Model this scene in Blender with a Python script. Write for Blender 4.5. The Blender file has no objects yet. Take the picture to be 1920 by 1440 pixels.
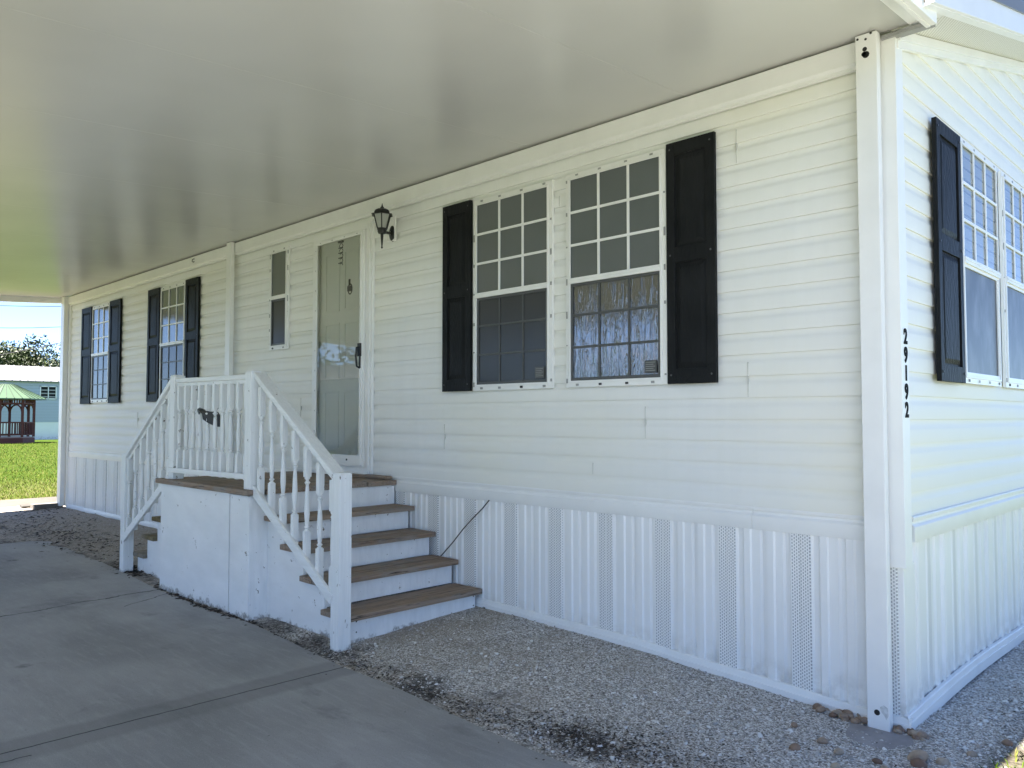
import bpy, bmesh, math, random
import numpy as np
from mathutils import Vector, Matrix, noise as mnoise
random.seed(7)
SC = bpy.context.scene
COL = SC.collection
R = math.radians

# ---------------------------------------------------------------- camera
cam_d = bpy.data.cameras.new('camera'); cam = bpy.data.objects.new('camera', cam_d); COL.objects.link(cam)
cam.location = (1.27585, -3.95, 1.3904)
cam.rotation_euler = (R(90 + 2.373), 0, R(90 - 45.512))
cam_d.sensor_width = 36; cam_d.lens = 28.05; cam_d.clip_start = 0.05; cam_d.clip_end = 2000
SC.camera = cam

# ---------------------------------------------------------------- world, sun, exposure
SUN = Vector((-0.05, -0.30, 1.0)).normalized()
w = bpy.data.worlds.new('World'); SC.world = w; w.use_nodes = True
wn = w.node_tree.nodes; wl = w.node_tree.links
sky = wn.new('ShaderNodeTexSky'); sky.sky_type = 'NISHITA'; sky.sun_disc = False
sky.sun_elevation = math.asin(SUN.z); sky.sun_rotation = math.atan2(SUN.x, SUN.y)
sky.air_density = 0.3; sky.dust_density = 0.0; sky.ozone_density = 1.0
wl.new(sky.outputs[0], wn['Background'].inputs[0]); wn['Background'].inputs[1].default_value = 0.085
sd = bpy.data.lights.new('sun', 'SUN'); sd.energy = 5.0; sd.angle = R(0.53); sd.color = (1.0, 0.93, 0.83)
so = bpy.data.objects.new('sun', sd); COL.objects.link(so)
so.rotation_euler = SUN.to_track_quat('Z', 'Y').to_euler(); so.location = (0, -10, 30)
SC.view_settings.view_transform = 'Standard'; SC.view_settings.look = 'None'
SC.view_settings.exposure = 2.85; SC.view_settings.gamma = 1.0
SC.render.engine = 'CYCLES'; SC.cycles.max_bounces = 10; SC.cycles.diffuse_bounces = 6

# ---------------------------------------------------------------- materials
class NT:
    def __init__(s, name):
        s.m = bpy.data.materials.new(name); s.m.use_nodes = True
        s.t = s.m.node_tree; s.n = s.t.nodes; s.b = s.n['Principled BSDF']; s.out = s.n['Material Output']
        s.co = s.n.new('ShaderNodeTexCoord').outputs['Object']
    def link(s, a, b): s.t.links.new(a, b)
    def new(s, t, **kw):
        n = s.n.new(t)
        for k, v in kw.items(): setattr(n, k, v)
        return n
    def put(s, inp, v):
        if hasattr(v, 'default_value') or hasattr(v, 'is_linked'): s.link(v, inp)
        else: inp.default_value = v
    def scale(s, v, vec=None):
        n = s.new('ShaderNodeVectorMath', operation='MULTIPLY'); s.put(n.inputs[0], vec or s.co); n.inputs[1].default_value = v; return n.outputs[0]
    def noise(s, sc, detail=3, rough=.55, vec=None, dist=0):
        n = s.new('ShaderNodeTexNoise'); n.inputs['Scale'].default_value = sc; n.inputs['Detail'].default_value = detail
        n.inputs['Roughness'].default_value = rough; n.inputs['Distortion'].default_value = dist
        s.put(n.inputs['Vector'], vec or s.co); return n.outputs['Fac']
    def vor(s, sc, feat='F1', out='Distance', vec=None, rand=1):
        n = s.new('ShaderNodeTexVoronoi', feature=feat); n.inputs['Scale'].default_value = sc; n.inputs['Randomness'].default_value = rand
        s.put(n.inputs['Vector'], vec or s.co); return n.outputs[out]
    def math(s, op, a, b=0, c=0, clamp=False):
        n = s.new('ShaderNodeMath', operation=op, use_clamp=clamp)
        for i, v in enumerate((a, b, c)): s.put(n.inputs[i], v)
        return n.outputs[0]
    def ramp(s, f, stops):
        n = s.new('ShaderNodeValToRGB'); e = n.color_ramp.elements
        for i, (p, c) in enumerate(stops):
            x = e[i] if i < 2 else e.new(p)
            x.position = p; x.color = (c if isinstance(c, (tuple, list)) else (c, c, c)) + (() if isinstance(c, tuple) and len(c) == 4 else (1,)) if isinstance(c, tuple) else (c, c, c, 1)
        s.link(f, n.inputs[0]); return n.outputs[0]
    def step(s, f, a, b):
        n = s.new('ShaderNodeMapRange'); s.put(n.inputs[0], f); n.inputs[1].default_value = a; n.inputs[2].default_value = b; return n.outputs[0]
    def mix(s, f, a, b, mode='MIX'):
        n = s.new('ShaderNodeMix', data_type='RGBA', blend_type=mode)
        s.put(n.inputs[0], f)
        for i, v in ((6, a), (7, b)):
            if isinstance(v, tuple): n.inputs[i].default_value = v + (1,)
            else: s.link(v, n.inputs[i])
        return n.outputs[2]
    def bump(s, h, dist=.002, strength=1, prev=None):
        n = s.new('ShaderNodeBump'); n.inputs['Strength'].default_value = strength; n.inputs['Distance'].default_value = dist
        s.link(h, n.inputs['Height'])
        if prev: s.link(prev, n.inputs['Normal'])
        s.link(n.outputs[0], s.b.inputs['Normal']); return n.outputs[0]
    def xyz(s, v=None):
        n = s.new('ShaderNodeSeparateXYZ'); s.put(n.inputs[0], v or s.co); return n.outputs
    def col(s, v):
        if isinstance(v, tuple): s.b.inputs['Base Color'].default_value = v + (1,)
        else: s.link(v, s.b.inputs['Base Color'])
    def rough(s, v): s.put(s.b.inputs['Roughness'], v)
    def ior(s, v): s.b.inputs['IOR'].default_value = v

def plain(name, c, rough=.5, var=.08, sc=6, bump=0, bsc=60, metal=0, ior=1.5):
    m = NT(name)
    f = m.noise(sc, 4)
    m.col(m.mix(m.step(f, .3, .7), tuple(x * (1 - var) for x in c), tuple(min(1, x * (1 + var)) for x in c)))
    m.rough(rough); m.b.inputs['Metallic'].default_value = metal; m.ior(ior)
    if bump: m.bump(m.noise(bsc, 3), bump)
    return m.m

M = {}
def vinyl(name, c, axis):
    m = NT(name)
    big = m.noise(.9, 3, .5, m.scale((1, 1, .35)))
    streak = m.noise(1, 4, .6, m.scale((14, 14, .8)))
    f = m.math('ADD', m.math('MULTIPLY', big, .6), m.math('MULTIPLY', streak, .4))
    base = m.mix(m.step(f, .35, .68), tuple(x * .93 for x in c), c)
    spot = m.step(m.vor(4.2, vec=m.scale((1, 1, 1))), .016, .010)
    keep = m.step(m.noise(1.3, 1), .62, .66)
    base = m.mix(m.math('MULTIPLY', spot, keep), base, (.16, .14, .11))
    # the ivory of aged vinyl is patchy
    base = m.mix(m.step(m.noise(.55, 2), .42, .7), base, (c[0] * .98, c[1] * .96, c[2] * .88))
    m.col(base); m.rough(.52); m.ior(1.42)
    b1 = m.bump(m.noise(3.2, 2, .5, m.scale((.55, .55, 1.4))), .005, .3)
    m.bump(m.noise(1, 2, .6, m.scale((6, 6, 240))), .0006, .35, b1)
    return m.m
M['vinyl'] = vinyl('vinyl_siding', (.865, .865, .84), 0)
M['trim'] = plain('white_trim', (.86, .855, .82), .4, .03, 3)
M['alu'] = plain('white_aluminium', (.85, .845, .82), .34, .04, 4)
def skirt_mat():
    m = NT('skirting_vinyl')
    z = m.xyz()[2]
    dirt = m.math('MULTIPLY', m.step(z, .17, .0), m.step(m.noise(9, 5, .65), .42, .62))
    base = m.mix(m.step(m.noise(2, 3), .3, .7), (.83, .825, .80), (.88, .875, .85))
    m.col(m.mix(m.math('MULTIPLY', dirt, .55), base, (.36, .32, .26))); m.rough(.4)
    return m.m
M['skirt'] = skirt_mat()
def perf_mat(name, horiz, sx=.0115, sz=.017, base=(.86, .855, .83), dark=(.38, .38, .38), lo=.25):
    # rows of staggered punched slots
    m = NT(name)
    x, y, z = m.xyz()
    if horiz == 'x': u, v = x, z
    elif horiz == 'y': u, v = y, z
    else: u, v = y, x
    cu = m.math('DIVIDE', u, sx); row = m.math('FLOOR', cu)
    fu = m.math('SUBTRACT', cu, row)
    off = m.math('MULTIPLY', m.math('MODULO', m.math('ABSOLUTE', row), 2.0), .5)
    cv = m.math('ADD', m.math('DIVIDE', v, sz), off)
    fv = m.math('FRACT', cv)
    du = m.math('ABSOLUTE', m.math('SUBTRACT', fu, .5)); dv = m.math('ABSOLUTE', m.math('SUBTRACT', fv, .5))
    d = m.math('MAXIMUM', du, m.math('MULTIPLY', dv, .9))
    mask = m.math('LESS_THAN', d, lo)
    m.col(m.mix(mask, base, dark)); m.rough(.45)
    h = m.math('SUBTRACT', 1, mask); m.bump(h, .002, .6)
    return m.m
M['perf'] = perf_mat('perforated_skirting', 'x')
M['perf_side'] = perf_mat('perforated_skirting_side', 'y')
M['soffit'] = perf_mat('perforated_soffit', 's', .017, .017, (.77, .75, .68), (.30, .27, .20), .2)
def ceil_mat():
    m = NT('ceiling_enamel')
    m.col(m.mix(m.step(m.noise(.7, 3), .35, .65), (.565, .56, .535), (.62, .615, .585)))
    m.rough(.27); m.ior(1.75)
    return m.m
M['ceiling'] = ceil_mat()
def paint_wood(name, c, grain):
    m = NT(name)
    z = m.xyz()[2]
    g = m.noise(1, 4, .6, m.scale(grain))
    base = m.mix(m.step(g, .3, .72), tuple(x * .88 for x in c), c)
    base = m.mix(m.math('MULTIPLY', m.step(m.noise(2.6, 4), .5, .75), .35), base, (.72, .76, .76))
    chip = m.step(m.math('ADD', m.noise(17, 6, .7), m.math('MULTIPLY', m.noise(1, 4, .6, m.scale(grain)), .35)), .838, .858)
    base = m.mix(chip, base, (.20, .17, .13))
    wet = m.step(m.math('ADD', z, m.math('MULTIPLY', m.noise(11, 6, .7), -.20)), -.068, -.095)
    base = m.mix(m.math('MULTIPLY', wet, m.math('MULTIPLY', m.step(m.noise(30, 4, .7), .36, .56), .75)), base, (.13, .115, .09))
    m.col(base); m.rough(.5)
    m.bump(m.math('SUBTRACT', g, m.math('MULTIPLY', chip, .6)), .0016, .7)
    return m.m
M['paint_v'] = paint_wood('painted_post', (.85, .86, .85), (60, 60, 3))
M['paint_h'] = paint_wood('painted_rail', (.85, .86, .85), (3, 60, 60))
M['paint_panel'] = paint_wood('painted_panel', (.87, .875, .87), (2.5, 25, 6))
def deck_mat(name, grain, a=(.19, .12, .072), b=(.36, .275, .205)):
    m = NT(name)
    g = m.math('ADD', m.math('MULTIPLY', m.noise(1, 6, .65, m.scale(grain)), .65), m.math('MULTIPLY', m.noise(1, 3, .6, m.scale(tuple(q * .35 for q in grain))), .35))
    base = m.mix(m.step(g, .36, .64), a, b)
    base = m.mix(m.math('MULTIPLY', m.step(m.noise(3.2, 4, .65), .44, .62), .8), base, (.24, .215, .185))
    base = m.mix(m.step(m.noise(1, 3, .6, m.scale(tuple(x * 2.2 for x in grain))), .60, .66), base, (.045, .03, .02))
    m.col(base); m.rough(.75); m.bump(g, .003, .9)
    return m.m
M['deck'] = deck_mat('weathered_tread', (55, 2.0, 55))
M['deck_x'] = deck_mat('weathered_deck', (2.0, 55, 55))
M['deck_moss'] = deck_mat('mossy_tread', (55, 2.0, 55), (.12, .085, .035), (.24, .19, .08))
def shutter_mat():
    m = NT('shutter_plastic')
    x, y, z = m.xyz()
    wv = m.new('ShaderNodeTexNoise'); wv.inputs['Scale'].default_value = 1.0; wv.inputs['Detail'].default_value = 1.5
    m.link(m.scale((9, 9, 2.2)), wv.inputs['Vector'])
    g = m.math('FRACT', m.math('MULTIPLY', wv.outputs['Fac'], 16))
    g = m.math('ABSOLUTE', m.math('SUBTRACT', g, .5))
    m.col(m.mix(m.step(m.noise(3, 3), .3, .7), (.011, .012, .013), (.020, .021, .022)))
    m.ior(1.25); m.b.inputs['Specular IOR Level'].default_value = .22; m.rough(.45); m.bump(m.math('ADD', g, m.math('MULTIPLY', m.noise(1, 3, .6, m.scale((120, 120, 8))), .6)), .0026, 1.0)
    return m.m
M['shutter'] = shutter_mat()
M['black'] = plain('black_iron', (.012, .012, .012), .42, .2, 30)
M['darkgrey'] = plain('dark_grey_metal', (.075, .078, .078), .45, .1, 20)
M['clip'] = plain('grey_clip', (.30, .30, .29), .5, .1, 30)
M['worn'] = plain('worn_galvanised', (.62, .62, .60), .5, .25, 40)
M['numeral'] = plain('black_numeral', (.006, .006, .006), .7, .1, 9, ior=1.2)
M['seam'] = plain('siding_seam', (.52, .51, .47), .5)
M['dark'] = plain('dark_tab_and_gap_shade', (.02, .02, .02), .8)  # black tabs on the flanges, and the painted shade between the porch panels
def pane_mat(name, c, rough=.03, streak=0, ior=1.75, blinds=0, haze=0):
    m = NT(name)
    x, y, z = m.xyz()
    base = m.mix(m.step(m.noise(1.5, 2), .3, .7), tuple(q * .85 for q in c), c)
    if blinds:
        s = m.math('FRACT', m.math('MULTIPLY', z, blinds))
        base = m.mix(m.math('MULTIPLY', m.step(s, .80, .86), .8), base, tuple(q * .3 for q in c))
    if haze:
        h = m.math('MULTIPLY', m.step(m.noise(7, 5, .6, m.scale((1, 1, .5))), .42, .7), haze)
        base = m.mix(h, base, (.19, .20, .21))
    m.col(base); m.rough(rough); m.ior(ior)
    if streak:
        s1 = m.noise(1, 3, .6, m.scale((38, 38, 3.2)), 1.2)
        s2 = m.noise(1, 4, .6, m.scale((90, 90, 16)), .8)
        m.bump(m.math('ADD', m.math('MULTIPLY', m.step(s1, .5, .66), 1.0), m.math('MULTIPLY', s2, .5)), .004 * streak, .8)
    else:
        m.bump(m.noise(2.2, 2), .004, .12)
    return m.m
M['pane'] = pane_mat('window_glass', (.105, .12, .122), .04, .12)
M['pane_wet'] = pane_mat('window_glass_rainstreaked', (.014, .016, .017), .03, .8, 2.6)
M['pane_screen'] = pane_mat('window_screen', (.05, .051, .05), .22, 0, 1.38)
M['pane_blind'] = pane_mat('window_glass_with_blinds', (.24, .27, .27), .02, 0, 2.3, 15)
M['pane_haze'] = pane_mat('hazed_screen', (.075, .08, .085), .35, 0, 1.3, 0, .7)
def glass_mat():
    m = NT('door_glass')
    lw = m.new('ShaderNodeFresnel'); lw.inputs[0].default_value = 1.75
    tr = m.new('ShaderNodeBsdfTransparent'); tr.inputs[0].default_value = (.97, .98, .97, 1)
    gl = m.new('ShaderNodeBsdfGlossy'); gl.inputs['Roughness'].default_value = .01
    b = m.new('ShaderNodeBump'); b.inputs['Distance'].default_value = .004; b.inputs['Strength'].default_value = .05
    m.link(m.noise(2.0, 2), b.inputs['Height']); m.link(b.outputs[0], gl.inputs['Normal'])
    mx = m.new('ShaderNodeMixShader'); m.link(lw.outputs[0], mx.inputs[0]); m.link(tr.outputs[0], mx.inputs[1]); m.link(gl.outputs[0], mx.inputs[2])
    m.link(mx.outputs[0], m.out.inputs['Surface'])
    return m.m
M['glass'] = glass_mat()
M['lantern_glass'] = pane_mat('seeded_glass', (.42, .43, .40), .15, .5, 1.5)
M['doorslab'] = plain('door_paint', (.86, .865, .82), .45, .05, 2)

def concrete(name, a, b, joints=()):
    m = NT(name)
    x, y, z = m.xyz()
    f = m.math('ADD', m.math('MULTIPLY', m.noise(.8, 5, .6), .55), m.math('MULTIPLY', m.noise(1, 4, .6, m.scale((.5, 1.8, 1))), .45))
    base = m.mix(m.step(f, .38, .62), tuple(q * .86 for q in a), tuple(q * 1.04 for q in b))
    base = m.mix(m.step(m.noise(260, 2), .62, .75), base, tuple(q * 1.7 for q in b))
    base = m.mix(m.math('MULTIPLY', m.step(m.noise(2.3, 5, .65, m.scale((1, 1.6, 1))), .60, .72), .45), base, tuple(q * .45 for q in a))
    base = m.mix(m.math('MULTIPLY', m.step(m.noise(120, 3), .40, .28), .5), base, tuple(q * .4 for q in a))
    base = m.mix(m.math('MULTIPLY', m.step(m.noise(1, 4, .65, m.scale((5, 34, 1))), .5, .75), .22), base, tuple(q * 1.5 for q in b))
    base = m.mix(m.math('MULTIPLY', m.step(m.noise(.9, 3, .5, m.scale((1, .8, 1))), .56, .70), m.math('MULTIPLY', m.step(m.noise(9, 5, .7), .35, .6), .55)), base, tuple(q * .42 for q in a))
    base = m.mix(m.math('MULTIPLY', m.step(m.vor(1.35), .085, .03), m.step(m.noise(30, 4), .35, .5)), base, tuple(q * .35 for q in a))
    base = m.mix(m.step(m.vor(7.5), .035, .02), base, tuple(q * .4 for q in a))
    h = m.math('ADD', m.math('MULTIPLY', m.noise(220, 3), .35), m.math('MULTIPLY', m.noise(1, 3, .6, m.scale((8, 160, 1))), .25))
    for (kind, px, sl, wob, wd, band, y0, y1) in joints:
        # x = px + sl*y + wobble
        wv = m.math('MULTIPLY', m.math('SUBTRACT', m.noise(3.3 if kind == 'crack' else 9, 4), .5), wob)
        d = m.math('ABSOLUTE', m.math('SUBTRACT', m.math('SUBTRACT', x, wv), m.math('ADD', m.math('MULTIPLY', y, sl), px)))
        lim = m.math('MULTIPLY', m.math('GREATER_THAN', y, y0), m.math('LESS_THAN', y, y1))
        line = m.math('MULTIPLY', m.step(d, wd, wd * .4), lim)
        if band:
            d2 = m.math('ABSOLUTE', m.math('SUBTRACT', m.math('SUBTRACT', x, m.math('MULTIPLY', wv, 3)), m.math('ADD', m.math('MULTIPLY', y, sl), px)))
            bm = m.math('MULTIPLY', m.math('MULTIPLY', m.step(d2, band, band * .72), lim), .42)
            base = m.mix(bm, base, tuple(q * .55 for q in a))
        base = m.mix(line, base, (.012, .012, .012))
        h = m.math('SUBTRACT', h, m.math('MULTIPLY', line, 2.0))
    # a pale scuff, a tyre smear
    m.col(base); m.rough(.72); m.bump(h, .003, .55)
    return m.m
M['slab'] = concrete('driveway_concrete', (.240, .237, .230), (.345, .338, .325), [
    ('joint', -2.52, .02, .02, .006, .16, -3.9, -1.0), ('crack', -5.45, -.10, .22, .009, 0, -6, -1.0),
    ('crack', -6.05, .62, .25, .008, 0, -2.75, -1.95), ('crack', -5.95, -.62, .2, .007, 0, -1.72, -1.1), ('crack', -1.9, .2, .25, .008, 0, -5, -2.95)])
M['slab_old'] = concrete('old_pad_concrete', (.16, .13, .11), (.26, .22, .19))
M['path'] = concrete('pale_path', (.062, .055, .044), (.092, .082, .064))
M['paver'] = plain('paver_concrete', (.30, .28, .27), .85, .15, 9, .002, 90)
M['block'] = plain('concrete_block', (.17, .155, .135), .9, .25, 8, .004, 60)

def gravel_mat():
    m = NT('crushed_shell_gravel')
    x, y, z = m.xyz()
    warp = m.new('ShaderNodeVectorMath', operation='ADD'); m.link(m.co, warp.inputs[0])
    nz = m.new('ShaderNodeTexNoise'); nz.inputs['Scale'].default_value = 60; m.link(m.co, nz.inputs['Vector'])
    sc = m.new('ShaderNodeVectorMath', operation='SCALE'); sc.inputs['Scale'].default_value = .014; m.link(nz.outputs['Color'], sc.inputs[0])
    m.link(sc.outputs[0], warp.inputs[1]); v = warp.outputs[0]
    c1 = m.new('ShaderNodeSeparateColor'); m.link(m.vor(120, out='Color', vec=v), c1.inputs[0])
    c2 = m.new('ShaderNodeSeparateColor'); m.link(m.vor(62, out='Color', vec=v), c2.inputs[0])
    d1 = m.vor(120, vec=v); d2 = m.vor(62, vec=v)
    fine = m.ramp(c1.outputs[0], [(0, (.15, .13, .11)), (.2, (.32, .29, .255)), (.5, (.54, .505, .455)), (.75, (.76, .73, .68)), (1.0, (.88, .86, .82))])
    big = m.ramp(c2.outputs[0], [(0, (.25, .22, .19)), (.6, (.52, .485, .435)), (1.0, (.84, .82, .77))])
    bigm = m.math('MULTIPLY', m.math('GREATER_THAN', c2.outputs[1], .80), m.step(d2, .42, .34))
    stone = m.mix(bigm, fine, big)
    edge = m.step(d1, .35, .62)
    stone = m.mix(m.math('MULTIPLY', edge, .42), stone, (.075, .068, .06))
    sand = m.mix(m.step(m.noise(70, 4), .3, .7), (.20, .165, .13), (.38, .33, .265))
    # sandy where it is trodden beside the steps and at the far end
    far = m.step(m.math('ADD', x, m.math('MULTIPLY', m.noise(1.3, 4), 2.2)), -3.4, -5.2)
    worn = m.math('MULTIPLY', m.step(m.math('ADD', m.noise(1.7, 5, .62), m.math('MULTIPLY', x, -.045)), .56, .74), .75)
    keep = m.math('SUBTRACT', 1, m.math('MULTIPLY', m.math('GREATER_THAN', c1.outputs[1], .72), .6))
    base = m.mix(m.math('MULTIPLY', m.math('MAXIMUM', m.math('MULTIPLY', far, .92), worn), keep), stone, sand)
    sunlit_dim = m.step(m.math('ADD', x, m.math('MULTIPLY', m.noise(4, 4), .25)), .40, .52)
    base = m.mix(sunlit_dim, base, m.mix(m.step(m.noise(40, 4), .35, .65), (.030, .025, .016), (.080, .068, .048)))  # soil coloured darker than real where the sun falls, so it does not clip
    # damp leaf-mould stain along the slab and here and there
    dmp = m.noise(2.6, 5, .65)
    strip = m.math('MULTIPLY', m.step(y, -.95, -1.2), .17)
    mould = m.math('MULTIPLY', m.math('MULTIPLY', m.step(m.math('ADD', dmp, strip), .61, .74), m.step(m.noise(38, 4, .7), .34, .52)), .86)
    base = m.mix(mould, base, (.028, .022, .017))
    m.col(base); m.rough(.85)
    h = m.math('ADD', m.math('MULTIPLY', m.math('SUBTRACT', .6, d1), 1), m.math('MULTIPLY', bigm, .8))
    b = m.bump(h, .008, .55)
    return m.m
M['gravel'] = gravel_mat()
M['shell'] = None
def multi(name, cols, rough=.7, sc=1):
    m = NT(name)
    g = m.new('ShaderNodeNewGeometry').outputs['Random Per Island']
    m.col(m.ramp(g, [(i / (len(cols) - 1), c) for i, c in enumerate(cols)])); m.rough(rough)
    return m
M['shell'] = multi('loose_shells', [(.20, .19, .18), (.40, .39, .37), (.62, .61, .58), (.78, .77, .74), (.35, .30, .25)]).m
M['litter'] = multi('dead_leaves', [(.018, .013, .010), (.04, .028, .018), (.07, .045, .028), (.025, .02, .015)], .8).m
def blade_mat():
    m = multi('grass_blades', [(.030, .060, .003), (.046, .082, .004), (.062, .096, .006), (.085, .105, .014), (.15, .135, .05)], .85)
    m.b.inputs['Specular IOR Level'].default_value = .12
    return m.m
M['blade'] = blade_mat()
def lawn_mat():
    m = NT('lawn_ground')
    f = m.noise(1.1, 6, .7); g = m.noise(22, 5, .7)
    base = m.mix(m.step(f, .35, .65), (.026, .052, .003), (.042, .070, .005))
    base = m.mix(m.step(g, .45, .7), base, (.026, .045, .006))
    x = m.xyz()[0]
    dry = m.math('MULTIPLY', m.math('MULTIPLY', m.step(x, -21, -15), m.step(x, -10, -14)), m.step(g, .3, .55))
    base = m.mix(m.math('MULTIPLY', dry, .7), base, (.20, .165, .09))
    m.b.inputs['Specular IOR Level'].default_value = .1
    m.col(base); m.rough(.9); m.bump(g, .05, .6)
    return m.m
M['lawn'] = lawn_mat()
def stone_mat():
    m = NT('river_stone_surface')
    r = m.new('ShaderNodeObjectInfo').outputs['Random']
    c = m.ramp(r, [(0, (.16, .085, .05)), (.3, (.30, .20, .13)), (.55, (.42, .34, .25)), (.8, (.20, .11, .065)), (1, (.55, .52, .46))])
    c = m.mix(m.step(m.noise(45, 5), .4, .68), c, (.17, .13, .10), 'MULTIPLY') if False else m.mix(m.math('MULTIPLY', m.step(m.noise(45, 5), .45, .7), .5), c, (.12, .09, .07))
    m.col(c); m.rough(.62); m.bump(m.noise(70, 3), .002, .5)
    return m.m
M['stone'] = stone_mat()
M['redwood'] = plain('dark_red_timber', (.10, .016, .013), .6, .2, 5)
M['greenroof'] = plain('pale_green_metal_roof', (.055, .095, .055), .4, .06, 2)
M['floorpink'] = plain('worn_pink_floor', (.45, .30, .26), .7, .1, 4)
M['whiteroof'] = plain('white_metal_roof', (.18, .18, .185), .4, .05, 1)
def lapmat(name, c):
    m = NT(name)
    z = m.xyz()[2]
    f = m.math('FRACT', m.math('MULTIPLY', z, 5.2))
    m.col(m.mix(m.step(f, .90, .96), c, tuple(q * .8 for q in c))); m.rough(.5)
    m.bump(f, -.012, .8); return m.m
M['bluewall'] = lapmat('pale_blue_siding', (.43, .47, .53))
M['whitewall'] = lapmat('white_siding', (.72, .72, .68))
M['greywall'] = lapmat('grey_green_siding', (.46, .50, .46))
def bark():
    m = NT('bark'); f = m.noise(1, 5, .6, m.scale((8, 8, 2)))
    m.col(m.mix(m.step(f, .3, .7), (.06, .048, .038), (.16, .135, .11))); m.rough(.9); m.bump(f, .03, .8); return m.m
M['bark'] = bark()
M['leaf'] = multi('oak_leaves', [(.010, .020, .006), (.020, .036, .010), (.035, .055, .015), (.055, .072, .025)], .55).m
M['palmleaf'] = multi('palm_leaves', [(.035, .06, .02), (.06, .09, .03), (.10, .12, .045)], .5).m
M['cable'] = plain('black_cable', (.02, .02, .022), .5)
M['asphalt'] = plain('asphalt', (.05, .05, .05), .85, .15, 20, .003, 150)
M['rust'] = plain('rust_stain', (.10, .045, .03), .8, .3, 40)

# ---------------------------------------------------------------- mesh builder
class MB:
    def __init__(s): s.v = []; s.f = []; s.mi = []
    def add(s, vs, fs, mi=0):
        o = len(s.v); s.v += [tuple(p) for p in vs]; s.f += [tuple(i + o for i in f) for f in fs]; s.mi += [mi] * len(fs); return s
    def box(s, x0, x1, y0, y1, z0, z1, mi=0, rot=None, piv=None):
        vs = [Vector((x, y, z)) for z in (z0, z1) for y in (y0, y1) for x in (x0, x1)]
        if rot is not None: vs = [rot @ (v - piv) + piv for v in vs]
        return s.add(vs, [(0, 2, 3, 1), (4, 5, 7, 6), (0, 1, 5, 4), (2, 6, 7, 3), (0, 4, 6, 2), (1, 3, 7, 5)], mi)
    def bar(s, a, b, wx, wz, up=Vector((0, 0, 1)), mi=0):
        # box beam from a to b: width wx sideways, wz along 'up'
        a = Vector(a); b = Vector(b); d = (b - a).normalized(); sdv = d.cross(up).normalized(); u = sdv.cross(d).normalized()
        vs = [p + sdv * i * wx / 2 + u * j * wz / 2 for p in (a, b) for i, j in ((-1, -1), (1, -1), (1, 1), (-1, 1))]
        return s.add(vs, [(0, 1, 2, 3), (7, 6, 5, 4), (0, 4, 5, 1), (1, 5, 6, 2), (2, 6, 7, 3), (3, 7, 4, 0)], mi)
    def prism(s, pts, fn, a, b, mi=0):
        # polygon pts (2-D) swept from a to b; fn(p, t) -> 3-D
        n = len(pts); vs = [fn(p, a) for p in pts] + [fn(p, b) for p in pts]
        fs = [tuple(range(n))[::-1], tuple(range(n, 2 * n))] + [(i, (i + 1) % n, n + (i + 1) % n, n + i) for i in range(n)]
        return s.add(vs, fs, mi)
    def strip(s, rows, mi=0):
        n = len(rows[0]); vs = [p for r in rows for p in r]
        return s.add(vs, [(r * n + i, r * n + i + 1, (r + 1) * n + i + 1, (r + 1) * n + i) for r in range(len(rows) - 1) for i in range(n - 1)], mi)
    def tube(s, pts, r, n=8, mi=0, caps=True):
        pts = [Vector(p) for p in pts]; rs = r if isinstance(r, (list, tuple)) else [r] * len(pts)
        vs = []; u0 = None
        for i, p in enumerate(pts):
            d = (pts[min(i + 1, len(pts) - 1)] - pts[max(i - 1, 0)]).normalized()
            if u0 is None: u0 = d.orthogonal().normalized()
            u = (u0 - d * u0.dot(d)).normalized(); u0 = u; q = d.cross(u)
            vs += [p + (u * math.cos(2 * math.pi * k / n) + q * math.sin(2 * math.pi * k / n)) * rs[i] for k in range(n)]
        fs = [(i * n + k, i * n + (k + 1) % n, (i + 1) * n + (k + 1) % n, (i + 1) * n + k) for i in range(len(pts) - 1) for k in range(n)]
        if caps: fs += [tuple(range(n))[::-1], tuple((len(pts) - 1) * n + k for k in range(n))]
        return s.add(vs, fs, mi)
    def lathe(s, prof, n=12, o=(0, 0, 0), mi=0, phase=0):
        vs = [(o[0] + r * math.cos(2 * math.pi * k / n + phase), o[1] + r * math.sin(2 * math.pi * k / n + phase), o[2] + z) for r, z in prof for k in range(n)]
        m = len(prof)
        fs = [(i * n + k, i * n + (k + 1) % n, (i + 1) * n + (k + 1) % n, (i + 1) * n + k) for i in range(m - 1) for k in range(n)]
        fs += [tuple(range(n))[::-1], tuple((m - 1) * n + k for k in range(n))]
        return s.add(vs, fs, mi)
    def build(s, name, mats, parent=None, bevel=0, smooth=None, recalc=True):
        me = bpy.data.meshes.new(name)
        me.from_pydata(s.v, [], s.f)
        mats = mats if isinstance(mats, (list, tuple)) else [mats]
        for m in mats: me.materials.append(m)
        if len(mats) > 1: me.polygons.foreach_set('material_index', s.mi)
        if recalc or bevel:
            bm = bmesh.new(); bm.from_mesh(me)
            if recalc: bmesh.ops.recalc_face_normals(bm, faces=bm.faces)
            if bevel: bmesh.ops.bevel(bm, geom=[e for e in bm.edges if len(e.link_faces) == 2 and e.calc_face_angle(0) > .5], offset=bevel, segments=2, profile=.6, affect='EDGES', clamp_overlap=True)
            bm.to_mesh(me); bm.free()
        if smooth is not None:
            me.polygons.foreach_set('use_smooth', [True] * len(me.polygons)); me.set_sharp_from_angle(angle=R(smooth))
        o = bpy.data.objects.new(name, me); COL.objects.link(o)
        if parent is not None:
            o.parent = parent
            rt = parent
            off = Vector(rt.location)
            while rt.parent: rt = rt.parent; off += Vector(rt.location)
            me.transform(Matrix.Translation(-off))
        me.update()
        return o

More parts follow.
